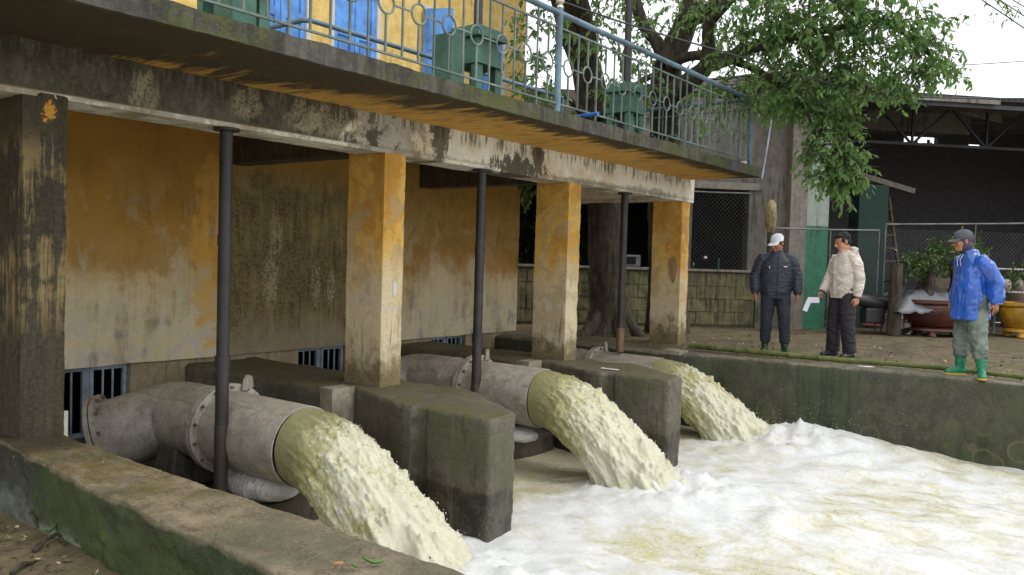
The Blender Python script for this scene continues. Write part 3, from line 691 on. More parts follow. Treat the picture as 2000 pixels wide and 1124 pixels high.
# ------------------------------------------------------------------ gear stands over each pump bay, and the black rods below
def gear_stand(x, y, label, stem, wide=.21):
    t = empty('gear_stand', (x, y, 2.67), 0, label, 'gear stand', 'green gear stands on the balcony')
    b = .005; dp = .19
    g = G(); g.box((x-wide, y-dp, 2.672), (x+wide, y+dp, 2.72)); g.build('base_plate', MAT['green'], t, bevel=b)
    for sx in (-1, 1):
        for sy in (-1, 1):
            g = G(); cx, cy = x+sx*(wide-.055), y+sy*(dp-.05); g.box((cx-.05, cy-.04, 2.7202), (cx+.05, cy+.04, 3.24)); g.build('leg', MAT['green'], t, bevel=b)
    g = G(); g.tube([(x, y, 2.7202), (x, y, 3.235)], .07, 12); g.build('screw_housing', MAT['pole'], t, True)
    g = G(); g.box((x-wide-.015, y-dp-.015, 3.2402), (x+wide+.015, y+dp+.015, 3.32)); g.build('lower_flange', MAT['green'], t, bevel=b)
    g = G(); g.box((x-wide+.03, y-dp+.03, 3.3202), (x+wide-.03, y+dp-.03, 3.52)); g.build('gear_box', MAT['green'], t, bevel=.012)
    g = G(); g.box((x-wide-.03, y-dp-.03, 3.5202), (x+wide+.03, y+dp+.03, 3.57)); g.build('upper_flange', MAT['green'], t, bevel=b)
    g = G(); g.box((x-wide+.0, y-dp+.0, 3.5702), (x+wide-.0, y+dp-.0, 3.64)); g.build('cap', MAT['green'], t, bevel=.012)
    for k in range(4):
        g = G(); q = Vector((x-wide-.034, y-dp+.02+k*(2*dp-.04)/3, 3.545)); g.tube([q, q+Vector((.02, 0, 0))], .012, 6); g.build('bolt', MAT['rust'], t)
    if stem:
        g = G(); g.tube([(x+.01, y, 3.64), (x+.01, y, 3.67)], .065, 14); g.tube([(x+.01, y, 3.67), (x+.01, y, 6.2)], .047, 14); g.build('stem_cover', MAT['pole'], t, True)
    return t
gear_stand(3.86, 5.72, 'green gear stand at the near end of the balcony showing only its legs', True)
gear_stand(6.80, 5.72, 'green gear stand before the yellow wall at mid balcony', True)
gear_stand(9.97, 5.72, 'green gear stand before the tree at the far end', True, .19)
def pedestal(x, y, label):
    t = empty('pedestal', (x, y, 2.67), 0, label, 'pedestal', 'green pedestals on the balcony')
    g = G(); g.box((x-.10, y-.12, 2.69), (x+.10, y+.12, 3.40)); g.build('post', MAT['green'], t, bevel=.008)
    g = G(); g.box((x-.3, y-.2, 2.671), (x+.2, y+.2, 2.689)); g.build('foot_plate', MAT['green'], t)
pedestal(6.12, 5.5, 'plain green steel pedestal standing left of the middle gear stand')
pedestal(3.62, 5.35, 'plain green steel pedestal at the near end of the balcony')
for x, zb, y, lb in ((3.80, -.75, 5.70, 'thick black steel rod crossing in front of the nearest pipe'), (6.92, -.4, 5.70, 'black steel rod behind the first pier dipping to the middle pipe'), (10.04, .0, 5.72, 'slim rod rusty below standing over the far pipe')):
    t = empty('steel_rod', (x, y, zb), 0, lb, 'steel rod', 'steel rods hanging from the beam to the pipes')
    g = G(); g.tube([(x, y, zb), (x, y, .35 if x > 9 else -.12)], .055, 16); g.build('lower_tube', MAT['rust' if x > 9 else 'polebrown'], t, True)
    if x < 9: g = G(); g.tube([(x, y, -.12), (x, y, .35)], .052, 16); g.build('middle_tube', MAT['pole'], t, True); g = G(); g.tube([(x, y, 1.28), (x, y, 1.36)], .056, 16); g.build('joint_ring', MAT['pole'], t, True)
    g = G(); g.tube([(x, y, .35), (x, y, 2.188)], .050, 16); g.build('upper_tube', MAT['pole'], t, True)
    g = G(); g.tube([(x, y, .33), (x, y, .42)], .06, 16); g.build('coupling', MAT['pole'], t, True)
    g = G(); g.tube([(x, y, 2.165), (x, y, 2.187)], .10, 18); g.build('collar', MAT['pole'], t, True)

# ------------------------------------------------------------------ piers between the channels
NOSE = [(5.27, 5.8), (4.97, 4.89), (4.97, 4.76), (5.02, 4.76), (5.02, 4.62), (4.97, 4.62), (4.97, 3.94), (5.36, 3.98), (5.95, 4.89), (5.95, 8.25), (5.03, 8.25), (5.03, 6.0), (5.27, 5.98)]
for dx, lb in ((0, 'mossy concrete pier between the nearest two water jets'), (3.02, 'mossy concrete pier between the two farther water jets')):
    g = G(); g.prism([(x+dx, y) for x, y in NOSE], -1.6, 0.0); o = g.build('channel_pier', MAT['pier']); remesh(o, .022, 1)
    def chip(p, n):
        e = max(0, min(1, (.97-max(abs(n.x), abs(n.y), abs(n.z)))*8))
        return .014*fbm(p*2.0, 4)+.005*mn.noise(p*26)-e*.035*max(0, fbm(p*4.5, 3)+.1)
    displace(o, chip); tag(o, lb, 'pier')
    g = G(); g.gbox((5.0+dx, 5.8, -.5), (5.265+dx, 5.97, .012), .05); o = g.build('concrete_block', MAT['conc'], None, weld=.001); displace(o, worn(.004, 7))
    tag(o, 'pale concrete stop block let into the '+('nearer' if dx == 0 else 'farther')+' mossy pier', 'concrete block')
for i, (a_, b_) in enumerate(((2.58, 5.05), (5.93, 8.07), (8.95, 10.46))):
    g = G(); g.gbox((a_, 5.45, -1.7), (b_, 8.3, -.78), .15); o = g.build('apron', MAT['darkconc'], None, weld=.001); displace(o, worn(.03, 1.6, .006)); tag(o, kind='structure')

# ------------------------------------------------------------------ discharge pipes
RP = .315
def flange(g, c, ax, r, w):
    ax = Vector(ax).normalized(); g.tube([c-ax*w/2, c+ax*w/2], r, 40)
def pipe(X, Y, Z, lb, elbow=True, yf=6.08, y2=6.75):
    t = empty('discharge_pipe', (X, Y, Z), 0, lb, 'pipe', 'steel discharge pipes')
    def shell(ya, yb, r, th=.012):       # open ended pipe wall
        g = G(); rings = []
        for y, rr in ((ya, r-th), (ya, r), (yb, r), (yb, r-th)): rings.append([Vector((X+rr*math.cos(2*math.pi*k/56), y, Z+rr*math.sin(2*math.pi*k/56))) for k in range(56)])
        return g.loft(rings, cap=False, close=True)
    shell(Y, yf-.02, RP).build('outlet_barrel', MAT['pipe'], t, True)
    for y in (yf-.018, yf+.022):
        g = G(); flange(g, Vector((X, y, Z)), (0,1,0), RP+.062, .036); f = g.build('flange', MAT['pipe'], t, True, bevel=.004)
        for k in range(14):
            a = 2*math.pi*(k+.5)/14; g = G(); d = -1 if y < yf else 1
            c = Vector((X+(RP+.034)*math.cos(a), y+d*.028, Z+(RP+.034)*math.sin(a))); g.tube([c-Vector((0,.012,0)), c+Vector((0,.012,0))], .014, 6); g.build('bolt', MAT['rust'], f)
    shell(yf+.04, y2-.2 if elbow else 8.2, RP-.004).build('barrel', MAT['pipe'], t, True)
    g = G(); g.tube([(X, yf+.3, Z), (X, yf+.32, Z)], RP+.004, 40); g.build('weld_seam', MAT['pipe'], t, True)
    # lug on the flange
    g = G(); g.prism([(-.1, 0), (.1, 0), (.07, .09), (0, .12), (-.07, .09)], -.02, .02, Matrix(((.8,0,.6,X+.17),(.6,0,-.8,yf-.02),(0,1,0,Z+RP),(0,0,0,1)))); g.build('lifting_lug', MAT['pipe'], t, bevel=.004)
    if elbow:                            # mitred bend running down and back to a second bolted flange
        E = Vector((X, 6.86, Z)); d = Vector((-.72, .62, -.30)).normalized(); yv = Vector((0, 1, 0))
        pts = [E-yv*.5, E-yv*.22, E-yv*.10+d*.01, E-yv*.03+d*.04, E+d*.12, E+d*.26, E+d*.62]
        g = G(); g.tube(pts, RP-.001, 48); g.build('elbow', MAT['pipe'], t, True)
        g = G(); c = E+d*.60; flange(g, c, d, RP+.065, .04); flange(g, c+d*.05, d, RP+.065, .04); f = g.build('flange', MAT['pipe'], t, True, bevel=.004)
        u = d.orthogonal().normalized(); v = d.cross(u)
        for k in range(12):
            a = 2*math.pi*k/12; q = c-d*.03+(u*math.cos(a)+v*math.sin(a))*(RP+.036); g = G(); g.tube([q-d*.016, q+d*.016], .016, 6); g.build('bolt', MAT['rust'], f)
            if k % 3 == 0:
                w = u*math.cos(a+.26)+v*math.sin(a+.26); g = G(); g.bar(c-d*.12+w*(RP+.012), c-d*.02+w*(RP+.034), .02, .05, w); g.build('rib', MAT['pipe'], f)
    g = G(); g.prism([(-.34, -.5), (.34, -.5), (.28, -.16), (.14, -.28), (-.14, -.28), (-.28, -.16)], -.14, .14, Matrix(((1,0,0,X-.06),(0,0,1,6.45),(0,1,0,Z),(0,0,0,1)))); g.build('saddle', MAT['darkconc'], t, bevel=.02)
    return t
pipe(*PIPES[0], 'nearest grey steel discharge pipe with bolted flange and branch'); pipe(*PIPES[1], 'middle grey steel discharge pipe between the two piers', yf=5.95); pipe(*PIPES[2], 'farthest grey steel discharge pipe beside the bank wall', True, yf=6.1)

# ------------------------------------------------------------------ water jets
def jet(i):
    X, Y, Z = PIPES[i]; nu, nv = 190, 280; r0 = RP-.012; g = G(); froth = []; along = []; skin = []; fus = []; fvs = []
    L = 2.1
    for j in range(nv+1):
        t = j/nv; s = L*t**1.05
        for k in range(nu):
            a = 2*math.pi*k/nu; ca, sa = math.cos(a), math.sin(a); h = sa*.5+.5      # h: 1 top, 0 bottom
            kk = .39*h**1.2+1.05*(1-h**1.2)*(1-.25*min(1, s)); v = s*(.62+.38*h)
            drop = kk*v*v
            wide = 1+.20*s*s/1.4-.06*math.exp(-s*4)
            p = Vector((X+r0*ca*wide, Y-v-.05*max(0, s-1.1), Z+r0*sa*(1-.10*min(1, s))-drop))
            n = Vector((ca, -.25*h, sa)).normalized()
            fu = X+ca*.62+(.5 if sa < 0 else 0); fv = s*1.1+i*5
            q = Vector((ca*1.5, fv*1.5, sa*1.5+i*3))
            turb = min(1, max(0, (s-.06)/.6)); top = max(0, sa)
            turb = max(turb*.9, top*min(1, max(0, (s-.10)/.35)))
            q2 = Vector((q.x*3.6, q.y*3.3, q.z*3.6)); n1 = mn.fractal(q*1.4, .8, 2.1, 3); n2 = mn.hetero_terrain(q2, .75, 2.15, 6, .35)-.35; n3 = mn.fractal(q2*2.6, .6, 2.2, 4)
            d = turb*(.022*n1+.020*n2+.013*n3*(.4+min(1, abs(n2))))+.003*mn.noise(q*6)
            d += turb*(.25+top)*.075*max(0, mn.noise(Vector((q.x*9, q.y*9, q.z*9)))-.25)+turb*.03*max(0, mn.noise(Vector((q.x*19, q.y*17, q.z*19)))-.3)
            if s > 1.05: d += .12*(s-1.05)*(1+n2)
            fus.append(fu); fvs.append(fv)
            p += n*d; g.v.append(p)
            along.append(min(1, s/1.4)); froth.append(min(1, turb*(.35+.55*top+.35*s*.5)+.5*max(0, n2)*turb)); skin.append(min(1, max(0, .5+n1*.6+n2*.7)))
    for j in range(nv):
        for k in range(nu): g.f.append((j*nu+k, j*nu+(k+1) % nu, (j+1)*nu+(k+1) % nu, (j+1)*nu+k))
    o = g.build('water_jet', MAT['jet'], None, True, recalc=True, angle=0)
    for nm, arr in (('froth', froth), ('along', along), ('skin', skin), ('fu', fus), ('fv', fvs)):
        at_ = o.data.attributes.new(nm, 'FLOAT', 'POINT'); at_.data.foreach_set('value', arr)
    # spray: ragged beads torn off the jet and thrown up where it lands
    d = G(); rs = random.Random(50+i)
    def bead(p, r, dr=None, k=1.0):
        M = Matrix.Identity(3) if dr is None else dr.to_track_quat('Z', 'Y').to_matrix()
        d.ell(p, (r*rs.uniform(.7, 1.2), r*rs.uniform(.7, 1.2), r*k), M, 6, 4)
    for _ in range(1100):
        j = int(nv*(.16+.84*rs.random()**.8)); a = rs.gauss(math.pi/2-.35, .5); k = int(nu*(a/(2*math.pi))) % nu; p = g.v[j*nu+k]; fl = (g.v[min(nv, j+4)*nu+k]-g.v[max(0, j-4)*nu+k]).normalized()
        out = Vector((math.cos(a), -.35, math.sin(a))); fl = (fl+out*rs.gauss(0, .5)+Vector((rs.gauss(0,.3), 0, rs.gauss(0,.3)))).normalized()
        bead(p+out*(abs(rs.gauss(0, .012))*(.4+j/nv)), rs.uniform(.0016, .0042), fl, rs.uniform(1, 3.5))
    for _ in range(800):
        a = rs.uniform(0, 2*math.pi); rr = abs(rs.gauss(0, .34)); lx, ly = LAND[i]
        bead(Vector((lx+.1+rr*math.cos(a), ly+rr*math.sin(a)*1.1, -.93+abs(rs.gauss(0, .09))*math.exp(-rr))), rs.uniform(.0015, .0042))
    if i == 2:
        for _ in range(300):
            p = Vector((10.45+rs.gauss(0, .1), 3.4+rs.gauss(0, .6), -.86+abs(rs.gauss(0, .2)))); bead(p, rs.uniform(.0015, .004))
    sp = d.build('spray', MAT['spray'], o, True, angle=0); tag(sp, kind='stuff')
    tag(o, ['foaming jet of muddy water from the nearest pipe', 'foaming jet of muddy water from the middle pipe', 'foaming jet of muddy water beside the bank wall'][i], 'water jet', 'water jets pouring from the pipes')
MAT['spray'] = plain('spray drops', C(232,231,214), .12, .05, bump=0, Transmission_Weight=.15, IOR=1.33)
for i in range(3): jet(i)
# ------------------------------------------------------------------ shed beyond the far bank (its own frame: x along the front, y into the depth)
SA = math.atan2(-.699, .715); SO = Vector((15.0, 7.3, 0))
shed = empty('shed', SO, SA, 'dark open fronted shed with grey gable and green columns behind the people', 'building')
def sb(name, lo, hi, mat, bevel=0, label=None, parent=None):
    g = G(); g.box(lo, hi); o = g.build(name, mat, parent or shed, local=True, bevel=bevel)
    if label: o['label'] = label
    return o
MAT['block'] = m_conc('yellow green blocks', (84,80,54), (122,116,82), .3, .5); MAT['greywall'] = m_conc('grey shed wall', (84,80,72), (116,110,100), .1, .35)
MAT['darkwall'] = plain('dark inner wall', C(82,79,82), .9, .25); MAT['greenlow'] = m_conc('green column paint', (36,104,76), (58,134,102), .05, .4); MAT['palegreen'] = m_conc('pale grey green column', (138,150,138), (164,172,160), .1, .3)  # the shed's inner walls share one plain dark tone
MAT['darkgreen'] = m_conc('dark green column paint', (24,48,42), (36,64,54), .1, .25); MAT['tin'] = m_conc('weathered tin roof', (92,88,84), (140,134,126), .05, .45); MAT['mortar'] = m_conc('dark mortar', (68,65,46), (96,92,68), .4, .3)
MAT['truss'] = m_paint('truss paint', (38,38,42), (34,30,28), .3); MAT['concol'] = m_conc('grey column', (110,104,94), (142,136,124), .1, .35)
# block wall under the left openings: one block each
rs = random.Random(3)
sb('mortar_bed', (-3.6, .02, -.05), (1.62, .16, 1.09), MAT['mortar'])
bw, bh = .40, .255
blk = [G() for _ in range(3)]; blkme = []
for q, g in enumerate(blk):
    g.gbox((-bw/2+.006, 0, .006), (bw/2-.006, .12, bh-.006), .06)
    for v in g.v: v += Vector((mn.noise(v*9+Vector((q*7,0,0))), mn.noise(v*8+Vector((0,q*5,3))), mn.noise(v*9+Vector((2,0,q)))))*.008
    me = g.mesh('block', weld=.001, bevel=0); me.materials.append(MAT['block']); blkme.append(me)
for row in range(4):
    for k in range(13):
        x = -3.4+k*bw+(row % 2)*bw/2
        if x > 1.45: continue
        o = bpy.data.objects.new('block', blkme[rs.randrange(3)]); COL.objects.link(o); o.parent = shed; WM[o] = WM[shed].copy()
        o.location = (x, -.012+rs.uniform(-.008, .008), .02+row*bh+.02)
sb('sill', (-3.7, -.06, 1.09), (1.64, .2, 1.14), MAT['concol'], .01)
for a_, b_ in ((-3.7, -3.3), (-1.75, -1.45), (-.28, .25), (1.40, 1.66)): sb('pier', (a_, -.02, 1.1402), (b_, .2, 2.72), MAT['greywall'], .01)
sb('lintel', (-3.7, -.08, 2.7202), (1.66, .22, 2.86), MAT['concol'], .01); sb('wall', (-3.7, 0, 2.8602), (1.66, .2, 4.5), MAT['greywall'])
sb('wall', (1.6602, .05, -.05), (2.24, .2, 4.5), MAT['greywall'])
sb('column', (2.2402, -.12, -.05), (2.60, .22, 4.55), MAT['concol'], .012)
sb('column', (2.6302, -.02, -.05), (3.12, .3, 2.06), MAT['greenlow'], .012, 'column painted bright green'); sb('column', (2.6304, -.018, 2.0602), (3.12, .3, 4.55), MAT['palegreen'], .012, 'pale upper half of the green column')
sb('column', (4.08, .5, -.05), (4.74, .9, 3.0), MAT['darkgreen'], .012, 'column painted dark green')
for x0, x1, z0, z1 in ((-3.7, 9.3, -.05, 5.4), (9.3002, 10.4, -.05, 4.94), (9.3002, 10.4, 5.2, 5.4), (10.4002, 11.4, -.05, 5.4), (11.4002, 11.9, -.05, 5.0), (11.4002, 11.9, 5.06, 5.4), (11.9002, 15, -.05, 5.4)): sb('back_wall', (x0, 7.0, z0), (x1, 7.2, z1), MAT['darkwall'])
for k in range(9):                                                        # broken lower edge of the gap under the eaves
    x = 9.32+k*.118; sb('broken_sheet', (x, 6.98, 4.9), (x+rs.uniform(.03, .1), 6.999, rs.uniform(4.95, 5.12)), MAT['darkwall'])
sb('partition', (1.7, .2002, -.05), (1.85, 7.0, 4.5), MAT['darkwall']); sb('end_wall', (14.8, .0, -.05), (15, 7.0, 5.2), MAT['darkwall']); sb('end_wall', (-3.8, .0, -.05), (-3.701, 7.0, 4.5), MAT['darkwall'])
sb('inner_ceiling', (-3.7, .2002, 2.95), (1.699, 6.99, 3.0), MAT['darkwall'])
g = G(); g.box((0, -.15, -.09), (2.3, .15, .03), Matrix.Translation((3.75, 1.6, 3.55)) @ Matrix.Rotation(R(13), 4, 'Y')); g.build('canopy', MAT['concol'], shed, local=True, bevel=.01)
# lean-to roof with its eave, gutter strip and truss
def corrug(name, x0, x1, y0, y1, zf, pitch, mat, amp=.022, ny_=2):
    g = G(); n = int((x1-x0)/pitch*6); vs = []
    for i in range(n+1):
        x = x0+(x1-x0)*i/n
        for j in range(ny_+1):
            y = y0+(y1-y0)*j/ny_; vs.append(Vector((x, y, zf(x, y)+amp*math.sin(2*math.pi*x/pitch))))
    g.add(vs, [(i*(ny_+1)+j, (i+1)*(ny_+1)+j, (i+1)*(ny_+1)+j+1, i*(ny_+1)+j+1) for i in range(n) for j in range(ny_)])
    return g.build(name, mat, shed, True, local=True, recalc=False, angle=0)
corrug('roof', 1.2, 15.2, -.75, 7.4, lambda x, y: 4.72+.075*y, .13, MAT['tin'])
sb('gutter', (2.4, -.80, 4.54), (6.2, -.755, 4.62), MAT['concol']); sb('eave_beam', (1.3, -.72, 4.46), (15, -.62, 4.54), MAT['truss']); sb('fascia', (1.3, -.74, 4.621), (15, -.715, 4.69), MAT['truss'])
g = G(); g.box((1.7, 1.2, 3.98), (15, 1.26, 4.04)); g.build('truss_chord', MAT['truss'], shed, local=True)
for k in range(7):
    xa = 2.1+k*1.8
    for (p, q) in (((xa, 1.23, 4.0), (xa+.9, 1.23, 4.85)), ((xa+.9, 1.23, 4.85), (xa+1.8, 1.23, 4.0)), ((xa, 1.23, 4.0), (xa, 1.23, 4.85))):
        g = G(); g.bar(p, q, .045, .045); g.build('truss_web', MAT['truss'], shed, local=True)
# gabled roof behind
gy = 1.9
rz = lambda x: 5.55-.155*abs(x-3.4)
g = G(); g.add([(-1.6, gy, 4.4), (7.6, gy, 4.4), (7.6, gy, rz(7.6)-.02), (3.4, gy, 5.52), (-1.6, gy, rz(-1.6)-.02), (-1.6, gy+.15, 4.4), (7.6, gy+.15, 4.4), (7.6, gy+.15, rz(7.6)-.02), (3.4, gy+.15, 5.52), (-1.6, gy+.15, rz(-1.6)-.02)],
    [(0,1,2,3,4), (9,8,7,6,5), (0,5,6,1), (1,6,7,2), (2,7,8,3), (3,8,9,4), (4,9,5,0)]); g.build('gable_wall', MAT['greywall'], shed, local=True)
for x0, x1 in ((-2.0, 3.4), (3.4, 8.0)):
    g = G(); n = 24; vs = []
    for i in range(n+1):
        y = gy-.45+i*(6.2/n)
        for x in (x0, x1):
            for dz in (0, .03): vs.append(Vector((x, y, rz(x)+dz+.03*(i % 2))))
    fs = []
    for i in range(n):
        a, b = i*4, i*4+4; fs += [(a, a+2, b+2, b), (a+1, b+1, b+3, a+3), (a, b, b+1, a+1), (a+2, a+3, b+3, b+2)]
    fs += [(0,1,3,2), (n*4, n*4+2, n*4+3, n*4+1)]
    g.add(vs, fs); g.build('gable_roof', MAT['tin'], shed, local=True)
    for k in range(3):
        g = G(); g.bar((x0, gy-.46-k*.02, rz(x0)-.06-k*.07), (x1, gy-.46-k*.02, rz(x1)-.06-k*.07), .03, .055); g.build('barge_board', MAT['tin'], shed, local=True)

# things seen inside the left window openings
sw = lambda x, y, z: WM[shed] @ Vector((x, y, z))
g = G(); g.ell(sw(.72, .45, 1.36), (.075, .075, .06)); tag(g.build('headlamp', MAT['steel'], None, True), 'round chrome lamp glinting in the dark window over the block wall', 'lamp')
g = G(); c = sw(.42, .42, 1.24); g.tube([c+Vector((.13*math.cos(a), .02*math.sin(a), .07*math.sin(a))) for a in [2*math.pi*k/16 for k in range(16)]], .012, 6, close=True); tag(g.build('wing_mirror', MAT['steel'], None, True), 'oval chrome wing mirror low in the dark window', 'mirror')
g = G(); g.tube([sw(1.0, .4, 1.15), sw(1.0, .4, 1.36)], .012, 6); tag(g.build('brush_handle', plain('teal plastic', C(60,150,130)), None, True), 'thin teal handle standing in the dark window', 'handle')
t = empty('microwave', sw(-.85, .35, 1.141), SA, 'silver box set on the sill of the dark window behind the tree', 'box')
g = G(); g.box((-.16,-.12,0),(.16,.12,.24)); g.build('case', plain('silver paint', C(96,96,98), .35, .2), t, local=True, bevel=.02)
g = G(); g.box((-.13,-.125,.05),(.06,-.121,.2)); g.build('door', MAT['black'], t, local=True)
def crate(x, y, z, w, d, h, label, mat):
    t = empty('crate', sw(x, y, z), SA, label, 'crate')
    for k in range(4):
        g = G(); z0 = .02+k*(h-.02)/4; g.box((-w/2, -d/2, z0), (w/2, -d/2+.02, z0+(h-.02)/4-.02)); g.build('slat', mat, t, local=True, bevel=.003)
    g = G(); g.box((-w/2+.002, -d/2+.021, 0), (w/2-.002, d/2, h-.02)); g.build('body', mat, t, local=True)
MAT['oldwood'] = m_conc('old grey wood', (92, 80, 64), (136, 122, 100), 0, .4)
crate(5.2, 1.6, 0, .9, .6, .75, 'grey wooden crate standing in the dim shed behind the bonsai', MAT['oldwood']); crate(5.25, 1.6, .75, .7, .5, .5, 'greenish crate stacked on the grey crate in the shed', MAT['darkgreen']); crate(7.6, 2.4, 0, 1.2, .7, 1.1, 'tall wooden crate deep in the shed at the picture edge', MAT['oldwood'])
t = empty('ladder', sw(6.2, 2.6, 0), SA, 'wooden ladder leaning in the dim shed behind the man in blue', 'ladder')
for q in (-.2, .2): g = G(); g.bar((q, -.4, 0), (q, .5, 3.0), .05, .07); g.build('rail', MAT['oldwood'], t, local=True)
for k in range(9): g = G(); f_ = (k+.6)/9.6; g.bar((-.176, -.4+.9*f_, 3.0*f_), (.176, -.4+.9*f_, 3.0*f_), .035, .035); g.build('rung', MAT['oldwood'], t, local=True)
for k, (x, y, r_) in enumerate(((3.55, 1.5, .28), (8.6, 1.4, .3))):
    t = empty('steel_drum', sw(x, y, 0), 0, ['rusty steel drum in the shed beside the green column', 'rusty steel drum in the shed past the gold pot'][k], 'drum', 'steel drums in the shed')
    g = G(); g.tube([(0,0,z) for z in (0,.02,.29,.30,.31,.58,.59,.60,.86,.88)], [r_, r_, r_, r_*1.03, r_, r_, r_*1.03, r_, r_, r_*.96], 24); g.build('shell', MAT['rust'], t, True, local=True)

# ------------------------------------------------------------------ wire fence along the shed
def fence(p0, p1, h0, h1, label, posts, zrail=None):
    p0, p1 = Vector(p0), Vector(p1); D = (p1-p0); L = D.length; D.normalize()
    t = empty('wire_fence', p0, 0, label, 'fence', 'wire fences')
    g = G(); g.tube([p0+Vector((0,0,h0)), (p0+p1)/2+Vector((0,0,(h0+h1)/2-.01)), p1+Vector((0,0,h1))], .018, 8); g.build('top_rail', MAT['galv'], t, True)
    for k in posts:
        q = p0+D*(L*k); hh = h0+(h1-h0)*k; g = G(); g.tube([q, q+Vector((0,0,hh-.021))], .015, 8); g.build('post', MAT['galv'], t, True)
    g = G(); s = .085; n = int((L+2.2)/s)
    for k in range(n):
        for sg in (1, -1):
            a = k*s-2.2 if sg > 0 else k*s
            u0, z0, u1, z1 = a, .05, a+sg*2.0, 2.05
            pts = []
            for u, z in ((u0, z0), (u1, z1)): pts.append([u, z])
            for (i, j) in ((0, 1), (1, 0)):
                for lim, side in ((0, -1), (L, 1)):
                    if (pts[i][0]-lim)*side > 0 and (pts[j][0]-lim)*side < 0:
                        f_ = (lim-pts[j][0])/(pts[i][0]-pts[j][0]); pts[i] = [lim, pts[j][1]+(pts[i][1]-pts[j][1])*f_]
            if pts[0][0] < -1e-6 or pts[0][0] > L+1e-6 or pts[1][0] < -1e-6 or pts[1][0] > L+1e-6: continue
            hmax = min(h0, h1)-.03
            if pts[1][1] > hmax: f_ = (hmax-pts[0][1])/(pts[1][1]-pts[0][1]); pts[1] = [pts[0][0]+(pts[1][0]-pts[0][0])*f_, hmax]
            A = p0+D*pts[0][0]+Vector((0,0,pts[0][1])); B = p0+D*pts[1][0]+Vector((0,0,pts[1][1]))
            if (B-A).length > .1: g.tube([A, B], .0022, 3, cap=False)
    w = g.build('wire_mesh', MAT['wire'], t); tag(w, kind='stuff')
MAT['galv'] = m_paint('dull galvanised pipe', (96,98,98), (78,70,62), .4)
MAT['wire'] = m_paint('dull wire', (66, 66, 66), (54, 48, 42), .3)
fence(sw(1.62, -.55, 0), sw(3.9, -.55, 0), 1.97, 2.0, 'wire fence before the green column', (0, .55, 1))
fence(sw(4.0, -.6, 0), sw(8.6, -.62, 0), 2.12, 2.32, 'wire fence with pale top rail behind the potted trees', (0, .42, .99))
fence(sw(-.25, -.05, 1.1), sw(1.42, -.05, 1.1), 1.56, 1.56, 'wire netting over the dark window opening', (0, 1))
g = G(); c = sw(1.60, -.62, 0)
g.tube([c+Vector((0,0,1.88)), c+Vector((0,0,2.0)), c+Vector((0,0,2.2)), c+Vector((0,0,2.42)), c+Vector((0,0,2.5))], [.05, .095, .11, .09, .04], 14)
o = g.build('straw_bundle', m_conc('dry straw', (124,108,72), (172,154,112), 0, .35), None, True); displace(o, lambda p, n: .012*mn.noise(Vector((p.x*40, p.y*40, p.z*4)))); tag(o, 'dry straw bundle tied at the top of the wooden fence post', 'straw bundle')
g = G(); g.tube([c+Vector((0,0,-.02)), c+Vector((.01,0,1.0)), c+Vector((0,.01,1.93))], [.06,.055,.05], 10); o = g.build('wooden_post', MAT['bark'], None, True); tag(o, 'grey wooden post carrying the straw bundle', 'post')
g = G(); c = at(1745, 655, 15.7); c.z = 0; g.tube([c, c+Vector((.01,0,.7)), c+Vector((0,0,1.35))], [.13,.12,.11], 10); o = g.build('wooden_post', MAT['bark'], None, True); tag(o, 'thick dark wooden post left of the brown plant pot', 'post')

# ------------------------------------------------------------------ potted trees and clutter before the shed
def oval(g, c, prof, rx, ry, rz, n=40):
    M = Matrix.Rotation(rz, 4, 'Z'); g.loft([[c+M @ Vector((rx*k*math.cos(2*math.pi*j/n), ry*k*math.sin(2*math.pi*j/n), z)) for j in range(n)] for k, z in prof])
def plantpot(c, rx, ry, h, mat, label, feet=True):
    t = empty('plant_pot', c, SA, label, 'plant pot', 'large oval plant pots')
    g = G(); oval(g, Vector((0,0,.17)), [(.62, 0), (.72, .03), (.88, h*.35), (.97, h*.72), (.94, h*.8), (1.04, h*.88), (1.04, h), (.93, h), (.9, h-.06), (.2, h-.06)], rx, ry, 0); g.build('bowl', mat, t, True, local=True)
    g = G(); oval(g, Vector((0,0,.08)), [(.72, .0), (.78, .02), (.76, .06), (.66, .088)], rx, ry, 0); g.build('stand', mat, t, True, local=True)
    for k in range(4):
        a = R(45+90*k); p = Vector((rx*.62*math.cos(a), ry*.62*math.sin(a), 0)); g = G(); g.tube([p, p+Vector((0,0,.085))], [.09, .07], 10); g.build('foot', mat, t, True, local=True)
    g = G(); oval(g, Vector((0,0,.17)), [(.88, h-.055), (.5, h-.01), (.1, h+.02)], rx, ry, 0); o = g.build('soil', MAT['ground'], t, True, local=True)
    return t
MAT['brownpot'] = m_paint('brown glaze', (74, 36, 28), (58, 34, 28), .35, .35); MAT['goldpot'] = m_paint('gold glaze', (170, 128, 36), (110, 80, 30), .3, .35)
pc = sw(4.95, -1.15, 0); plantpot(pc, .92, .5, .52, MAT['brownpot'], 'large brown oval pot on a footed stand holding the bonsai')
gc = sw(6.75, -1.1, 0); plantpot(gc, .56, .42, .50, MAT['goldpot'], 'gold glazed pot on a footed stand at the right edge')
TW = []
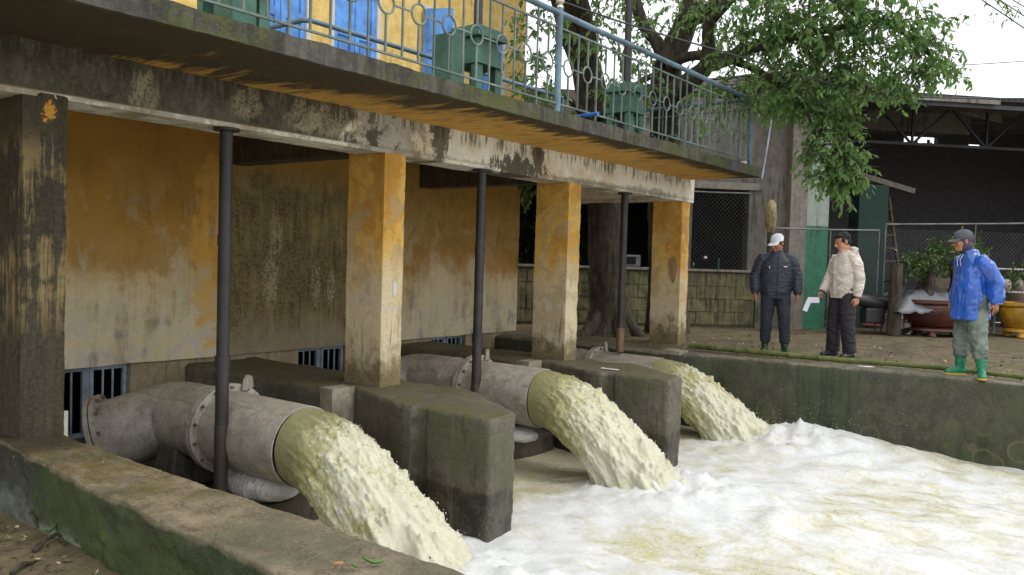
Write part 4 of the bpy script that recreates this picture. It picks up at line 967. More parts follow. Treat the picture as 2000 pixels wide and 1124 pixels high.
def leaves(cl, size, seed, droop=.6, flat=.5):
    """cl: list of (centre, radii, twigs, leaves per twig) -> vertices, faces, tint"""
    rs = random.Random(seed); V = []; F = []; T = []; TW.clear()
    for c, rad, nt, nl in cl:
        c = Vector(c)
        for _ in range(nt):
            while True:
                q = Vector((rs.uniform(-1,1), rs.uniform(-1,1), rs.uniform(-1,1)))
                if q.length <= 1: break
            if q.length > .05: q = q.normalized()*q.length**.6
            base = c+Vector((q.x*rad[0], q.y*rad[1], q.z*rad[2]))
            ax = (Vector((q.x, q.y, q.z*.4))+Vector((rs.gauss(0,.5), rs.gauss(0,.5), rs.gauss(-.25,.4)))).normalized()
            tl = size*rs.uniform(2.2, 3.8); tt = rs.random()**1.3; TW.append((base-ax*tl*.5, base+ax*tl))
            for k in range(nl):
                f = k/nl; p = base+ax*(tl*f)+Vector((0,0,-droop*size*f*f*1.6))
                d = (ax*.55+Vector((rs.gauss(0,.75), rs.gauss(0,.75), rs.gauss(-.35,.5)))).normalized()
                d.z -= droop*.45; d.normalize()
                w = d.cross(Vector((rs.gauss(0,flat), rs.gauss(0,flat), 1))).normalized(); n = w.cross(d)
                L = size*rs.uniform(.7, 1.25); W = L*rs.uniform(.17, .24); b = len(V); cu = L*rs.uniform(.05, .2)
                V += [p, p+d*L*.38+w*W-n*cu*.3, p+d*L*.38-w*W-n*cu*.3, p+d*L*.42+n*.0-n*cu*.55, p+d*L*.72+w*W*.7-n*cu*.8, p+d*L*.72-w*W*.7-n*cu*.8, p+d*L-n*cu*1.5]
                F += [(b, b+3, b+1), (b, b+2, b+3), (b+1, b+3, b+4), (b+3, b+2, b+5), (b+4, b+3, b+6), (b+3, b+5, b+6)]
                ti = min(1, max(0, .5*tt+.5*rs.random())); T += [ti]*7
    return V, F, T
def foliage(name, cl, size, seed, mat, parent, twigs=False, **kw):
    V, F, T = leaves(cl, size, seed, **kw); g = G(); g.v = V; g.f = F
    o = g.build(name, mat, parent, False, recalc=False); a = o.data.attributes.new('tint', 'FLOAT', 'POINT'); a.data.foreach_set('value', T)
    if twigs:
        g = G()
        for a_, b_ in TW: g.tube([a_, (a_+b_)/2-Vector((0,0,.01)), b_], [.006, .0045, .002], 3, cap=False)
        tag(g.build('twigs', MAT['bark'], parent, True, recalc=False), kind='stuff')
    return tag(o, kind='stuff')
def limb(pts, rad, parent, name='limb', n=12, amp=.02):
    P = [Vector(p) for p in pts]; out = []; rr = []
    for i in range(len(P)-1):                                     # Catmull-Rom through the joints
        a, b, c, d = P[max(0,i-1)], P[i], P[i+1], P[min(len(P)-1,i+2)]
        for k in range(6):
            t = k/6; out.append(.5*((2*b)+(c-a)*t+(2*a-5*b+4*c-d)*t*t+(3*b-a-3*c+d)*t**3)); rr.append(rad[i]+(rad[i+1]-rad[i])*t)
    out.append(P[-1]); rr.append(rad[-1])
    g = G(); g.tube(out, rr, n); o = g.build(name, MAT['bark'], parent, True); displace(o, lambda p, q: amp*fbm(Vector((p.x*5, p.y*5, p.z*1.5)), 3)); return o
bt = empty('bonsai', pc+Vector((0,0,.64)), 0, 'bonsai with dense green crown growing in the brown pot', 'bonsai', 'bonsai trees in pots')
bx = WM[shed].to_3x3() @ Vector((1,0,0))
limb([pc+bx*-.42+Vector((0,0,.64)), pc+bx*-.36+Vector((0,0,.85)), pc+bx*-.34+Vector((0,0,1.1)), pc+bx*-.2+Vector((0,0,1.4))], [.17,.12,.10,.05], bt, 'trunk')
limb([pc+bx*.25+Vector((0,0,.62)), pc+bx*.3+Vector((0,0,.85)), pc+bx*.25+Vector((0,0,1.05)), pc+bx*.1+Vector((0,0,1.4))], [.28,.26,.16,.05], bt, 'trunk', 14, .05)
limb([pc+bx*-.5+Vector((0,-.1,.66)), pc+bx*-.1+Vector((0,-.12,.70)), pc+bx*.2+Vector((0,0,.66))], [.07,.07,.06], bt, 'root')
foliage('crown', [(pc+bx*u+Vector((0,0,z)), (.3,.26,.17), 34, 9) for u, z in ((-.62,1.42),(-.25,1.55),(.15,1.62),(.42,1.72),(.3,1.4),(-.4,1.3))], .085, 5, LEAF2, bt, droop=-.4)
gt = empty('bonsai', gc+Vector((0,0,.62)), 0, 'thin leafy bonsai growing in the gold pot behind the man in blue', 'bonsai', 'bonsai trees in pots')
limb([gc+Vector((0,0,.6)), gc+Vector((.03,0,.9)), gc+Vector((0,.05,1.3))], [.05,.04,.02], gt, 'trunk')
foliage('crown', [(gc+bx*u+Vector((0,0,z)), (.26,.22,.16), 20, 8) for u, z in ((-.25,1.3),(.2,1.35),(0,1.1),(.35,1.05))], .075, 6, LEAF2, gt, droop=-.2)
for k, (px, r_, h) in enumerate(((1740, .15, .26), (1772, .1, .22))):
    c = at(px, 648, 16.2-k*.1); c.z = 0; t = empty('flower_pot', c, 0, ['round white pot on the ground left of the brown pot', 'small white pot close against the brown pot'][k], 'flower pot', 'small white pots')
    g = G(); g.tube([Vector((0,0,0)), Vector((0,0,h*.85)), Vector((0,0,h*.86)), Vector((0,0,h)), Vector((0,0,h)), Vector((0,0,h*.7))], [r_*.68, r_*.95, r_*1.05, r_*1.05, r_*.9, r_*.8], 20); g.build('pot', MAT['white'], t, True, local=True)
    g = G(); g.tube([Vector((0,0,h*.7)), Vector((0,0,h*.86))], [r_*.8, r_*.86], 16); g.build('soil', MAT['ground'], t, local=True)
c = sw(7.55, -.35, 0); t = empty('plant_rack', c, SA, 'pale metal rack behind the gold pot', 'rack')
for z in (.55, .85, 1.32):
    g = G(); g.bar((-.9, 0, z), (1.0, 0, z), .03, .03); g.build('rail', MAT['white'], t, local=True); g = G(); g.bar((-.9, .35, z), (1.0, .35, z), .03, .03); g.build('rail', MAT['white'], t, local=True)
for x in (-.9, .1, 1.0):
    for y in (0, .35): g = G(); g.bar((x, y, 0), (x, y, 1.36), .03, .03); g.build('leg', MAT['gate'], t, local=True)
for k in range(3):
    p = c+Vector((math.cos(SA), math.sin(SA), 0))*(-.55+k*.34)+Vector((.1,.1,.865)); g = G(); g.ell(p+Vector((0,0,.12)), (.11,.11,.13)); tag(g.build('clay_ball', plain('white and red glaze', C(190,176,168), .4, .3), None, True), ['first jar from the gold pot on the pale rack', 'middle one of the three jars on the pale rack', 'last jar on the pale rack, at the picture edge'][k], 'jar', 'jars on the rack')

# motorcycle under a grey sheet, and the red pole lying on the earth
mc = sw(3.55, -1.0, 0); mt_ = empty('motorbike', mc, SA, 'dark motorbike half under a grey sheet behind the man in beige', 'motorbike')
MAT['tyre'] = plain('tyre rubber', C(34,32,32), .85, .2); MAT['dark'] = plain('dark plastic', C(40,38,40), .4, .2)
for x in (-.6, .62):
    ring = [Vector((x+.25*math.cos(a), 0, .3+.25*math.sin(a))) for a in [2*math.pi*k/28 for k in range(28)]]
    g = G(); g.tube(ring, .05, 8, close=True, up=(0,1,0)); w = g.build('wheel', MAT['tyre'], mt_, True, local=True)
    g = G(); g.tube([Vector((x,-.03,.3)), Vector((x,.03,.3))], .06, 12)
    for k in range(8): a = 2*math.pi*k/8; g.bar((x,0,.3), (x+.22*math.cos(a),0,.3+.22*math.sin(a)), .012, .012)
    g.build('spokes', MAT['steel'], w, local=True)
g = G(); g.loft([[Vector((x, ry*math.cos(a), z+rz_*math.sin(a))) for a in [2*math.pi*k/12 for k in range(12)]] for x, z, ry, rz_ in ((-.75,.72,.06,.05),(-.5,.68,.13,.1),(-.1,.62,.14,.14),(.25,.55,.12,.16),(.5,.75,.12,.12),(.62,.9,.06,.06))]); g.build('body', MAT['dark'], mt_, True, local=True)
g = G(); g.tube([(.62,0,.3),(.55,0,.7),(.48,0,1.0)], .04, 8); g.build('fork', MAT['steel'], mt_, True, local=True)
g = G(); g.tube([(.42,-.32,1.0),(.48,-.1,1.02),(.48,.1,1.02),(.42,.32,1.0)], .016, 8); g.build('handlebar', MAT['dark'], mt_, True, local=True)
g = G(); g.box((-.2,-.12,.2),(.2,.12,.5)); g.build('engine', MAT['dark'], mt_, local=True, bevel=.04)
g = G(); n = 26; vs = []
for i in range(n+1):
    for j in range(n+1):
        u, v = i/n*2-1, j/n*2-1; p = Vector((u*.85+1.05, v*.55, 0)); rr = max(abs(u), abs(v))
        p.z = .86-.5*max(0, rr-.3)**1.3*1.3+.06*mn.noise(Vector((u*3, v*3, 2)))+.05*mn.noise(Vector((u*7, v*2, 5))); vs.append(WM[mt_] @ p)
g.add(vs, [(i*(n+1)+j, (i+1)*(n+1)+j, (i+1)*(n+1)+j+1, i*(n+1)+j+1) for i in range(n) for j in range(n)])
o = g.build('sheet', plain('grey sheet', C(104,106,110), .5, .2), None, True, recalc=False, angle=0); so = o.modifiers.new('t', 'SOLIDIFY'); so.thickness = .004; tag(o, 'crumpled pale grey sheet draped beside the dark post', 'sheet')
g = G(); a, b = at_z(1552, 629, .05), at_z(1722, 637, .05); g.tube([a, (a+b)/2+Vector((0,0,.03)), b], .035, 8); tag(g.build('red_pole', plain('faded red paint', C(150,78,66), .6, .3), None, True), 'faded red pole lying on the earth behind the two men', 'pole')
g = G(); bp = [at_z(px, py, .05) for px, py in ((1345,675),(1480,688),(1620,702),(1760,712),(1850,720),(2000,737),(2120,750))]
o = empty('bamboo_pole', bp[0], 0, 'long green bamboo pole lying along the top of the bank', 'bamboo pole')
L_ = [0]
for p, q in zip(bp[:-1], bp[1:]): L_.append(L_[-1]+(q-p).length)
def bpt(s):
    for i in range(len(bp)-1):
        if s <= L_[i+1] or i == len(bp)-2: k = (s-L_[i])/(L_[i+1]-L_[i]); return bp[i].lerp(bp[i+1], k)
MAT['bamboo'] = m_conc('green bamboo', (66,78,34), (118,124,66), 0, .15)
s = 0; k = 0
while s < L_[-1]-.1:
    e = min(L_[-1], s+.36+.02*(k % 3)); r1 = .040-.015*s/L_[-1]; a, b = bpt(s), bpt(e)
    g = G(); g.tube([a.lerp(b, t) for t in (0, .03, .06, .5, .94, .97, 1)], [r1*1.16, r1*1.12, r1, r1*.97, r1, r1*1.1, r1*1.14], 12); g.build('joint', MAT['bamboo'], o, True); s = e; k += 1

# ------------------------------------------------------------------ trees
ta = empty('tree', at_z(1188, 652, 0), 0, 'big leaning tree with flared dark trunk behind the pump house', 'tree')
A = lambda px, py, d: at(px, py, d)
b0 = WM[ta].translation
trunk_a = [b0+Vector((0,0,-.1)), b0+Vector((0,0,.25)), A(1184,560,14.1), A(1181,420,14.0), A(1166,250,13.8), A(1140,120,13.5), A(1110,40,13.2)]
limb(trunk_a, [.52,.38,.30,.28,.27,.25,.24], ta, 'trunk', 22, .035)
for dx, dy in ((-.75,.1),(.7,-.2),(.1,-.6),(-.3,-.45),(.45,.4)):
    limb([b0+Vector((dx*1.15,dy*1.15,-.08)), b0+Vector((dx*.6,dy*.6,.16)), b0+Vector((dx*.25,dy*.25,.7))], [.07,.13,.14], ta, 'root', 10, .02)
limb([A(1110,45,13.2), A(1085,-60,12.5), A(1060,-200,12.3), A(1040,-330,12.2)], [.2,.17,.12,.06], ta, 'limb')
limb([A(1150,160,13.6), A(1140,60,13.2), A(1120,-60,12.6), A(1150,-240,12.9)], [.2,.19,.16,.08], ta, 'limb')
limb([A(1162,225,13.7), A(1100,235,12.9), A(1040,215,12.2), A(1000,205,12.0)], [.10,.08,.06,.03], ta, 'limb')
limb([A(1164,240,13.7), A(1220,180,12.4), A(1290,140,12.2)], [.06,.05,.02], ta, 'limb')
limb([A(1165,250,13.7), A(1090,180,12.5), A(1030,190,12.3)], [.06,.05,.02], ta, 'limb')
def lob(px, py, d, rpx, rpy, rd, nt, nl=12):       # a lobe of crown: middle, radii across, up and in depth
    c = A(px, py, d); k = d/FPX; ax = (rpx*k+rd)/2
    return (c, ((rpx*k)*.8+.05, (rpx*k)*.8+.05, rpy*k*.9), nt, nl)
foliage('crown', [lob(1060,60,11.8,55,60,.5,26), lob(1050,170,11.6,40,40,.4,26), lob(1085,240,11.9,50,40,.5,26), lob(1040,130,12.4,60,90,.7,26), lob(1190,70,12.5,70,60,.8,30), lob(1230,160,12.3,50,50,.6,28), lob(1100,-80,12,120,70,1,90), lob(1200,-60,12.6,110,60,1,80), lob(1060,330,13.6,50,60,.6,40), lob(1130,20,13.4,80,60,.6,30), lob(1180,230,13.6,60,60,.6,30)], .095, 21, LEAF, ta, True)
tb_ = empty('tree', at_z(1304, 648, 0), 0, 'big tree with forking trunk and wide crown hanging before the shed', 'tree')
b1 = WM[tb_].translation
limb([b1+Vector((0,0,-.1)), A(1302,520,14.4), A(1298,380,14.2), A(1300,250,13.7), A(1300,175,13.2), A(1303,125,12.9)], [.42,.3,.27,.26,.24,.23], tb_, 'trunk', 20, .03)
limb([A(1303,125,12.8), A(1325,80,12.7), A(1352,10,12.5), A(1380,-80,12.3), A(1400,-220,12.2)], [.22,.2,.17,.13,.08], tb_, 'limb', 16)
limb([A(1345,30,12.55), A(1380,25,12.2), A(1440,-30,11.8), A(1560,-60,11.2)], [.14,.12,.10,.06], tb_, 'limb')
limb([A(1303,125,12.8), A(1280,80,12.8), A(1252,40,12.9), A(1230,-40,13), A(1180,-150,13)], [.12,.10,.09,.08,.05], tb_, 'limb')
limb([A(1300,190,12.8), A(1340,165,12.5), A(1378,130,12.2), A(1384,90,12.0), A(1390,40,11.8), A(1470,-40,11.3)], [.16,.14,.12,.10,.08,.04], tb_, 'limb')
limb([A(1380,128,12.2), A(1425,115,11.8), A(1480,90,11.4), A(1560,70,11.0), A(1660,50,10.8)], [.11,.10,.08,.06,.03], tb_, 'limb')
limb([A(1305,130,12.7), A(1350,110,12.4), A(1420,115,12.0), A(1500,150,11.6), A(1570,210,11.3), A(1600,300,11.2)], [.08,.07,.06,.05,.035,.015], tb_, 'limb')
limb([A(1560,-60,11.2), A(1660,20,10.9), A(1760,60,10.7), A(1830,120,10.6)], [.06,.05,.035,.015], tb_, 'limb')
limb([A(1620,-20,11.0), A(1665,60,10.9), A(1670,110,10.9)], [.04,.03,.012], tb_, 'limb')
LB = []
for (px, py, d, rx, ry, n) in ((1400,10,11.6,60,50,60),(1470,40,11.2,60,50,95),(1450,100,11.4,50,40,60),(1520,20,11.0,60,50,110),(1540,95,11.1,60,45,110),(1590,50,10.8,55,50,110),(1640,20,10.7,60,45,100),(1660,90,10.8,55,45,90),(1600,140,11.0,60,38,95),(1690,140,10.8,50,35,70),(1730,60,10.5,55,45,70),(1700,10,10.6,60,35,70),(1780,40,10.5,45,40,60),(1800,100,10.5,50,38,70),(1840,135,10.4,32,25,45),(1770,150,10.6,40,28,45),(1720,170,10.8,50,26,45),(1660,170,11,50,26,50),(1560,170,11.2,50,35,65),(1500,170,11.6,40,34,50),(1440,170,11.8,40,30,40),(1830,55,10.5,25,28,22),(1500,-40,11,120,40,110),(1660,-50,10.7,120,40,110),(1400,60,12.2,60,50,30),(1330,10,12.3,50,40,45),(1290,10,13.4,60,50,40),(1260,100,13.3,50,50,40),(1400,200,12.6,60,40,50),(1350,190,13.3,50,50,50),(1500,190,12.2,34,20,40),(1540,200,12.0,36,20,40),(1590,190,11.4,40,24,50),
    (1600,225,11.2,14,20,34),(1610,270,11.15,18,24,44),(1645,240,11.1,16,26,44),(1590,300,11.15,16,18,34),(1650,300,11.0,16,24,44),(1622,335,11.1,20,18,44),(1668,325,11.0,10,16,20),(1640,360,11.05,14,10,26),(1650,345,11.05,14,14,26)):
    LB.append(lob(px, py, d, rx, ry, .55, int(n*.5)))
foliage('crown', LB, .095, 22, LEAF, tb_, True)
bush = empty('bush', at_z(1022, 600, 0)+Vector((2,1.6,0)), 0, 'dark leafy bush seen through the gap beside the yellow wall', 'bush'); bb = WM[bush].translation
limb([bb, bb+Vector((0,0,.6)), bb+Vector((.1,0,1.2))], [.05,.04,.02], bush, 'stem')
foliage('foliage', [(bb+Vector((0,0,.9)), (.6,.6,.7), 120, 10), (bb+Vector((.5,-.5,.6)), (.5,.5,.5), 70, 10), (bb+Vector((-.6,.4,1.4)), (.5,.5,.5), 60, 10)], .12, 31, LEAF, bush)
# trees standing farther back, behind the house and shed, and the one beside the photographer whose litter lies on the ground
def backtree(base, h, lobes, seed, label, rad=.2, size=.16, mat=None):
    t = empty('tree', base, 0, label, 'tree'); base = Vector(base)
    limb([base+Vector((0,0,-.1)), base+Vector((.1,0,h*.3)), base+Vector((0,.1,h*.65))], [rad*1.4,rad,rad*.6], t, 'trunk', 12)
    foliage('crown', [(base+Vector(c), r_, n, 10) for c, r_, n in lobes], size, seed, mat or LEAF, t)
backtree((15.2, 13.2, 0), 6, [((0,0,2.4),(1.6,1.6,1.3),150), ((-1.2,.5,3.6),(1.2,1.2,.8),60), ((1.6,-.8,2.0),(1.4,1.4,1.2),140), ((1.0,0,1.0),(1.8,1.6,.9),140)], 41, 'leafy tree in the distance beside the yellow house corner')
# ------------------------------------------------------------------ cables
def cable(pts, r, label, cat='cable'):
    P = [Vector(p) for p in pts]; out = []
    for i in range(len(P)-1):
        a, b, c, d = P[max(0,i-1)], P[i], P[i+1], P[min(len(P)-1,i+2)]
        for k in range(8):
            t = k/8; out.append(.5*((2*b)+(c-a)*t+(2*a-5*b+4*c-d)*t*t+(3*b-a-3*c+d)*t**3))
    out.append(P[-1]); g = G(); g.tube(out, r, 6); tag(g.build('cable', MAT['cable'], None, True), label, cat)
g = G(); g.tube([at(1488,350,13.4), at(1500,280,13.6), at(1511,206,13.8)], .014, 6); tag(g.build('thin_rod', MAT['gate'], None, True), 'thin grey rod slanting beside the far balcony corner', 'rod')
MAT['cable'] = plain('cable sheath', C(52,52,54), .5, .1)
cable([A(1060,-22,10.3), A(1090,0,10.3), A(1250,55,10.4), A(1400,98,10.5), A(1520,134,10.6), A(1620,163,10.7), A(1740,185,10.9), A(1880,192,11.1), A(2040,193,11.3)], .011, 'dark cable sagging from the balcony across to the shed roof')
for k, (x0, x1, y1) in enumerate(((1915, 2010, 62), (1950, 2020, 45), (1975, 2030, 30))):
    cable([A(x0-30,-30,9.5+k), A(x0,-2,9.5+k), A((x0+x1)/2, y1*.48, 9.6+k), A(x1,y1,9.7+k)], .008, ['lowest', 'middle', 'topmost'][k]+' of three black wires crossing the top right sky corner', 'wire')
cable([A(1868,128,13), A(1940,124,13.2), A(2040,117,13.4)], .007, 'hair thin wire crossing the white sky beside the tree', 'wire')
tw = empty('vine', A(1985,-10,9.6), 0, 'bare twiggy vine tangled on the wires at the sky corner', 'vine')
rs = random.Random(9)
for k in range(7):
    p = A(1925+k*13, -12+k*6, 9.6); q = p+_r*rs.uniform(-.2,.25)+_u*rs.uniform(-.25,.05); m_ = p.lerp(q, .5)+_u*rs.uniform(-.05,.08)
    g = G(); g.tube([p, m_, q], [.006,.005,.003], 5); g.build('twig', MAT['bark'], tw, True)
foliage('leaf_buds', [(A(1985,30,9.6), (.2,.2,.13), 12, 4), (A(1950,15,9.6), (.15,.15,.1), 7, 4)], .06, 33, LEAF, tw)
# ------------------------------------------------------------------ people
def ringz(z, cx, cy, rx, ry, n=24, p=2.3, tilt=0):
    out = []
    for k in range(n):
        a = 2*math.pi*k/n; c, s_ = math.cos(a), math.sin(a)
        x = rx*abs(c)**(2/p)*(1 if c > 0 else -1); y = ry*abs(s_)**(2/p)*(1 if s_ > 0 else -1)
        out.append(Vector((cx+x, cy+y, z+tilt*x)))
    return out
def hand(g, w, d, palm, thumb, curl=.35, pointing=False):
    """palm, four unequal fingers and a thumb; w wrist, d along the hand, palm = the way the palm faces, thumb = the thumb's side"""
    d = Vector(d).normalized(); palm = Vector(palm); palm = (palm-d*palm.dot(d)).normalized(); t = d.cross(palm)
    if t.dot(Vector(thumb)) < 0: t = -t
    def pr(c, hw, ht): return [c+t*hw*math.cos(2*math.pi*k/12)+palm*ht*math.sin(2*math.pi*k/12) for k in range(12)]
    g.loft([pr(w-d*.03, .027, .022), pr(w, .028, .021), pr(w+d*.03, .036, .02), pr(w+d*.065, .042, .018), pr(w+d*.092, .04, .014)])
    for i, (off, L) in enumerate(((.031, .072), (.0105, .082), (-.0105, .076), (-.031, .06))):
        p = w+d*.08+t*off; c = curl*(1+.15*i)
        if pointing and i == 0: c = .05
        pts = [p]; dd = d.copy()
        for seg in (.44, .31, .25):
            ax = d.cross(palm); M = Matrix.Rotation(c, 3, ax)
            dd = (M @ dd).normalized(); p = p+dd*L*seg; pts.append(p)
        g.tube(pts, [.0105, .0095, .0088, .0072], 8)
    p = w+d*.022+t*.03; q = p+(t*.72+d*.7+palm*.25).normalized()*.036; g.tube([p-t*.012, q, q+(d+palm*.3+t*.12).normalized()*.032, q+(d+palm*.5).normalized()*.054], [.014, .012, .0105, .008], 8)
def head_geo(g, hc, M, eyes):
    def e(c, r): g.ell(hc+M @ Vector(c), r, M, 18, 12)
    e((-.012, 0, .045), (.098, .077, .082)); e((.022, 0, -.015), (.072, .066, .092)); e((.045, 0, -.078), (.047, .044, .036))
    e((.052, .028, -.02), (.04, .036, .05)); e((.052, -.028, -.02), (.04, .036, .05)); e((.082, 0, .032), (.018, .05, .014))
    g.tube([hc+M @ Vector(p) for p in ((.085, 0, .022), (.104, 0, -.004), (.115, 0, -.022), (.095, 0, -.032))], [.011, .014, .019, .014], 10)
    e((.088, 0, -.052), (.013, .026, .008)); e((.086, 0, -.066), (.013, .022, .008)); e((.08, 0, -.09), (.018, .02, .016))
    for s_ in (-1, 1): e((-.012, s_*.079, -.002), (.02, .011, .033))
    return [hc+M @ Vector((.089, s_*.031, .012)) for s_ in (-1, 1)]
def person(loc, rz, label, sp):
    skin = sp.get('skin', MAT['skin']); J = {k: Vector(v) for k, v in sp['J'].items()}
    hc = J['head']; MH = (Matrix.Rotation(R(sp['yaw']), 3, 'Z') @ Matrix.Rotation(R(sp['pitch']), 3, 'Y') @ Matrix.Rotation(R(sp.get('roll', 0)), 3, 'X'))
    g = G(); eyes = head_geo(g, hc, MH, True)
    nb = J['neck']; g.tube([nb-Vector((.01, 0, .08)), nb, hc+MH @ Vector((-.03, 0, -.03))], [.075, .057, .055], 16)
    ch, hp = J['chest'], J['hips']
    g.loft([ringz(hp.z-.07, hp.x, hp.y, .09, .13), ringz(hp.z+.05, hp.x, hp.y, .10, .145), ringz((hp.z+ch.z)/2, (hp.x+ch.x)/2, ch.y, .095, .14), ringz(ch.z, ch.x, ch.y, .11, .165), ringz(nb.z-.06, nb.x, nb.y, .075, .15), ringz(nb.z-.01, nb.x, nb.y, .05, .07)])
    for s_, k in ((1, 'l'), (-1, 'r')):
        sh, el, wr = J['sh_'+k], J['el_'+k], J['wr_'+k]
        g.tube([sh, sh.lerp(el, .3), el, el.lerp(wr, .3), wr], [.052, .05, .04, .04, .027], 14)
        hd = sp['hand_'+k]; hand(g, wr, *hd)
        a, b, c = J['hip_'+k], J['kn_'+k], J['an_'+k]
        g.tube([a, a.lerp(b, .4), b, b.lerp(c, .35), c], [.085, .078, .056, .055, .036], 14)
        g.tube([c+Vector((0, 0, .02)), c+Vector((0, 0, -.04))], [.036, .04], 12)
    body = g.build('person', skin, None, True); base = Vector((0, 0, 0))
    body.data.transform(Matrix.Translation(body.location)); body.location = (0, 0, 0); WM[body] = Matrix.Identity(4)
    remesh(body, .0062, 1)
    for q in eyes:
        g = G(); g.ell(q, (.007, .011, .006), MH, 10, 7); g.build('eye', MAT['eye'], body, True)
        g = G(); o_ = MH @ Vector((.004, 0, .021)); g.ell(q+o_, (.006, .017, .004), MH, 10, 6); g.build('eyebrow', MAT['hair'], body, True)
    def sleeve(g, k, rr, end=1.0):
        sh, el, wr = J['sh_'+k], J['el_'+k], J['wr_'+k]; wr = el.lerp(wr, end)
        g.tube([J['chest'].lerp(sh, .6)+Vector((0,0,.03)), sh+Vector((0,0,-.03)), sh.lerp(el, .35), sh.lerp(el, .8), el, el.lerp(wr, .25), el.lerp(wr, .75), wr], [rr[0]*.7, rr[0]*.86, rr[1]*.97, rr[2]*.98, rr[2]*1.04, rr[2], rr[3], rr[4]], 18)
    def folds(amp, fr=(9, 9, 16), seed=0):
        def f(p, n):
            q = Vector((p.x*fr[0]+seed, p.y*fr[1], p.z*fr[2]+.8*mn.noise(p*6)))
            return amp*(1-2*abs(mn.noise(q)))*.7+amp*.7*mn.noise(q*2.1)
        return f
    sp['dress'](body, J, MH, hc, sleeve, folds)
    body.location = loc; body.rotation_euler = (0, 0, rz); WM[body] = Matrix.Translation(loc) @ Matrix.Rotation(rz, 4, 'Z')
    return tag(body, label, 'person')
def cloth(parent, name, g, mat, vox=.0085, sm=2, fold=None, label=None):
    o = g.build(name, mat, parent, True, local=True); remesh(o, vox, sm)
    if fold: displace(o, fold)
    if label: o['label'] = label
    return o
def trousers(body, J, mat, folds, end=1.0, r=(.105, .092, .078, .07), seed=0, amp=.008, hipz=.09):
    g = G(); hp = J['hips']; g.loft([ringz(hp.z-.10, hp.x, hp.y, .10, .15), ringz(hp.z, hp.x, hp.y, .118, .168), ringz(hp.z+hipz, hp.x, hp.y, .112, .16)])
    for k in 'lr':
        a, b, c = J['hip_'+k], J['kn_'+k], J['an_'+k]; c = b.lerp(c, end)
        g.tube([a+Vector((0,0,.05)), a.lerp(b, .25), a.lerp(b, .7), b, b.lerp(c, .4), c], [r[0], r[0], r[1], r[2]*1.02, r[2], r[3]], 18)
    return cloth(body, 'trousers', g, mat, .009, 2, folds(amp, (10, 10, 13), seed))
def boot(body, J, k, toe, mat, sole, top=.36, r=.062):
    an = J['an_'+k]; kn = J['kn_'+k]; f = Vector((toe[0], toe[1], 0)).normalized(); s_ = Vector((-f.y, f.x, 0)); g0 = Vector((an.x, an.y, 0))
    def sec(c, rx, ry, n=16): return [c+f*rx*math.cos(2*math.pi*i/n)+s_*ry*math.sin(2*math.pi*i/n) for i in range(n)]
    d = (kn-an).normalized(); tp = an+d*((top-an.z)/max(.3, d.z))
    g = G(); g.loft([sec(g0+Vector((0,0,.03)), .05, .042), sec(an+Vector((0,0,.0)), .056, .048), sec(an.lerp(tp, .35), r*.96, r*.9), sec(an.lerp(tp, .8), r*1.12, r*1.02), sec(tp, r*1.16, r*1.06)])
    def fs(c, hw, h, lift=0): return [c+s_*hw*math.cos(2*math.pi*i/16)+Vector((0,0,max(.014, h*.5+h*.62*math.sin(2*math.pi*i/16))+lift)) for i in range(16)]
    g.loft([fs(g0-f*.075, .026, .07), fs(g0-f*.05, .043, .11), fs(g0+f*.02, .047, .12), fs(g0+f*.08, .046, .085), fs(g0+f*.13, .049, .07), fs(g0+f*.165, .038, .055), fs(g0+f*.185, .018, .04)])
    o = cloth(body, 'boot', g, mat, .007, 2, lambda p, n: .0035*mn.noise(Vector((p.x*25, p.y*25, p.z*45))))
    if sole:
        P = [(-.08,-.03),(-.08,.03),(-.03,.046),(.04,.043),(.12,.052),(.17,.042),(.19,.015),(.19,-.015),(.17,-.042),(.12,-.052),(.04,-.043),(-.03,-.046)]
        g = G(); g.prism([tuple((g0+f*x+s_*y).xy) for x, y in P], 0.001, .02); g.build('sole', sole, o, bevel=.003, local=True)
def cap(body, hc, MH, mat, brimmat=None, logo=True):
    g = G(); rings = []
    for z, k in ((.030, 1.0), (.05, 1.015), (.08, .98), (.105, .86), (.125, .66), (.138, .36), (.142, .06)):
        rings.append([hc+MH @ Vector((-.008+.108*k*math.cos(2*math.pi*i/28), .087*k*math.sin(2*math.pi*i/28), z)) for i in range(28)])
    g.loft(rings); c = g.build('cap', mat, body, True, local=True, angle=0)
    g = G(); N = 14; top = []; bot = []
    vs = []
    for i in range(N+1):
        a = R(-68+136*i/N); rr = Vector((.104*math.cos(a), .084*math.sin(a), .042)); out = Vector((.104*math.cos(a)+.078*max(0, math.cos(a))**.5, .088*math.sin(a), .030-.012*abs(math.sin(a))-.008))
        for p in (rr, out, out-Vector((0,0,.005)), rr-Vector((0,0,.005))): vs.append(hc+MH @ p)
    fs = []
    for i in range(N):
        for j in range(4): fs.append((i*4+j, i*4+(j+1) % 4, (i+1)*4+(j+1) % 4, (i+1)*4+j))
    fs += [(3,2,1,0), (N*4, N*4+1, N*4+2, N*4+3)]
    g.add(vs, fs); g.build('brim', brimmat or mat, c, True, local=True)
    g = G(); g.ell(hc+MH @ Vector((-.008,0,.143)), (.008,.008,.005), MH, 8, 6); g.build('button', mat, c, True, local=True)
    return c
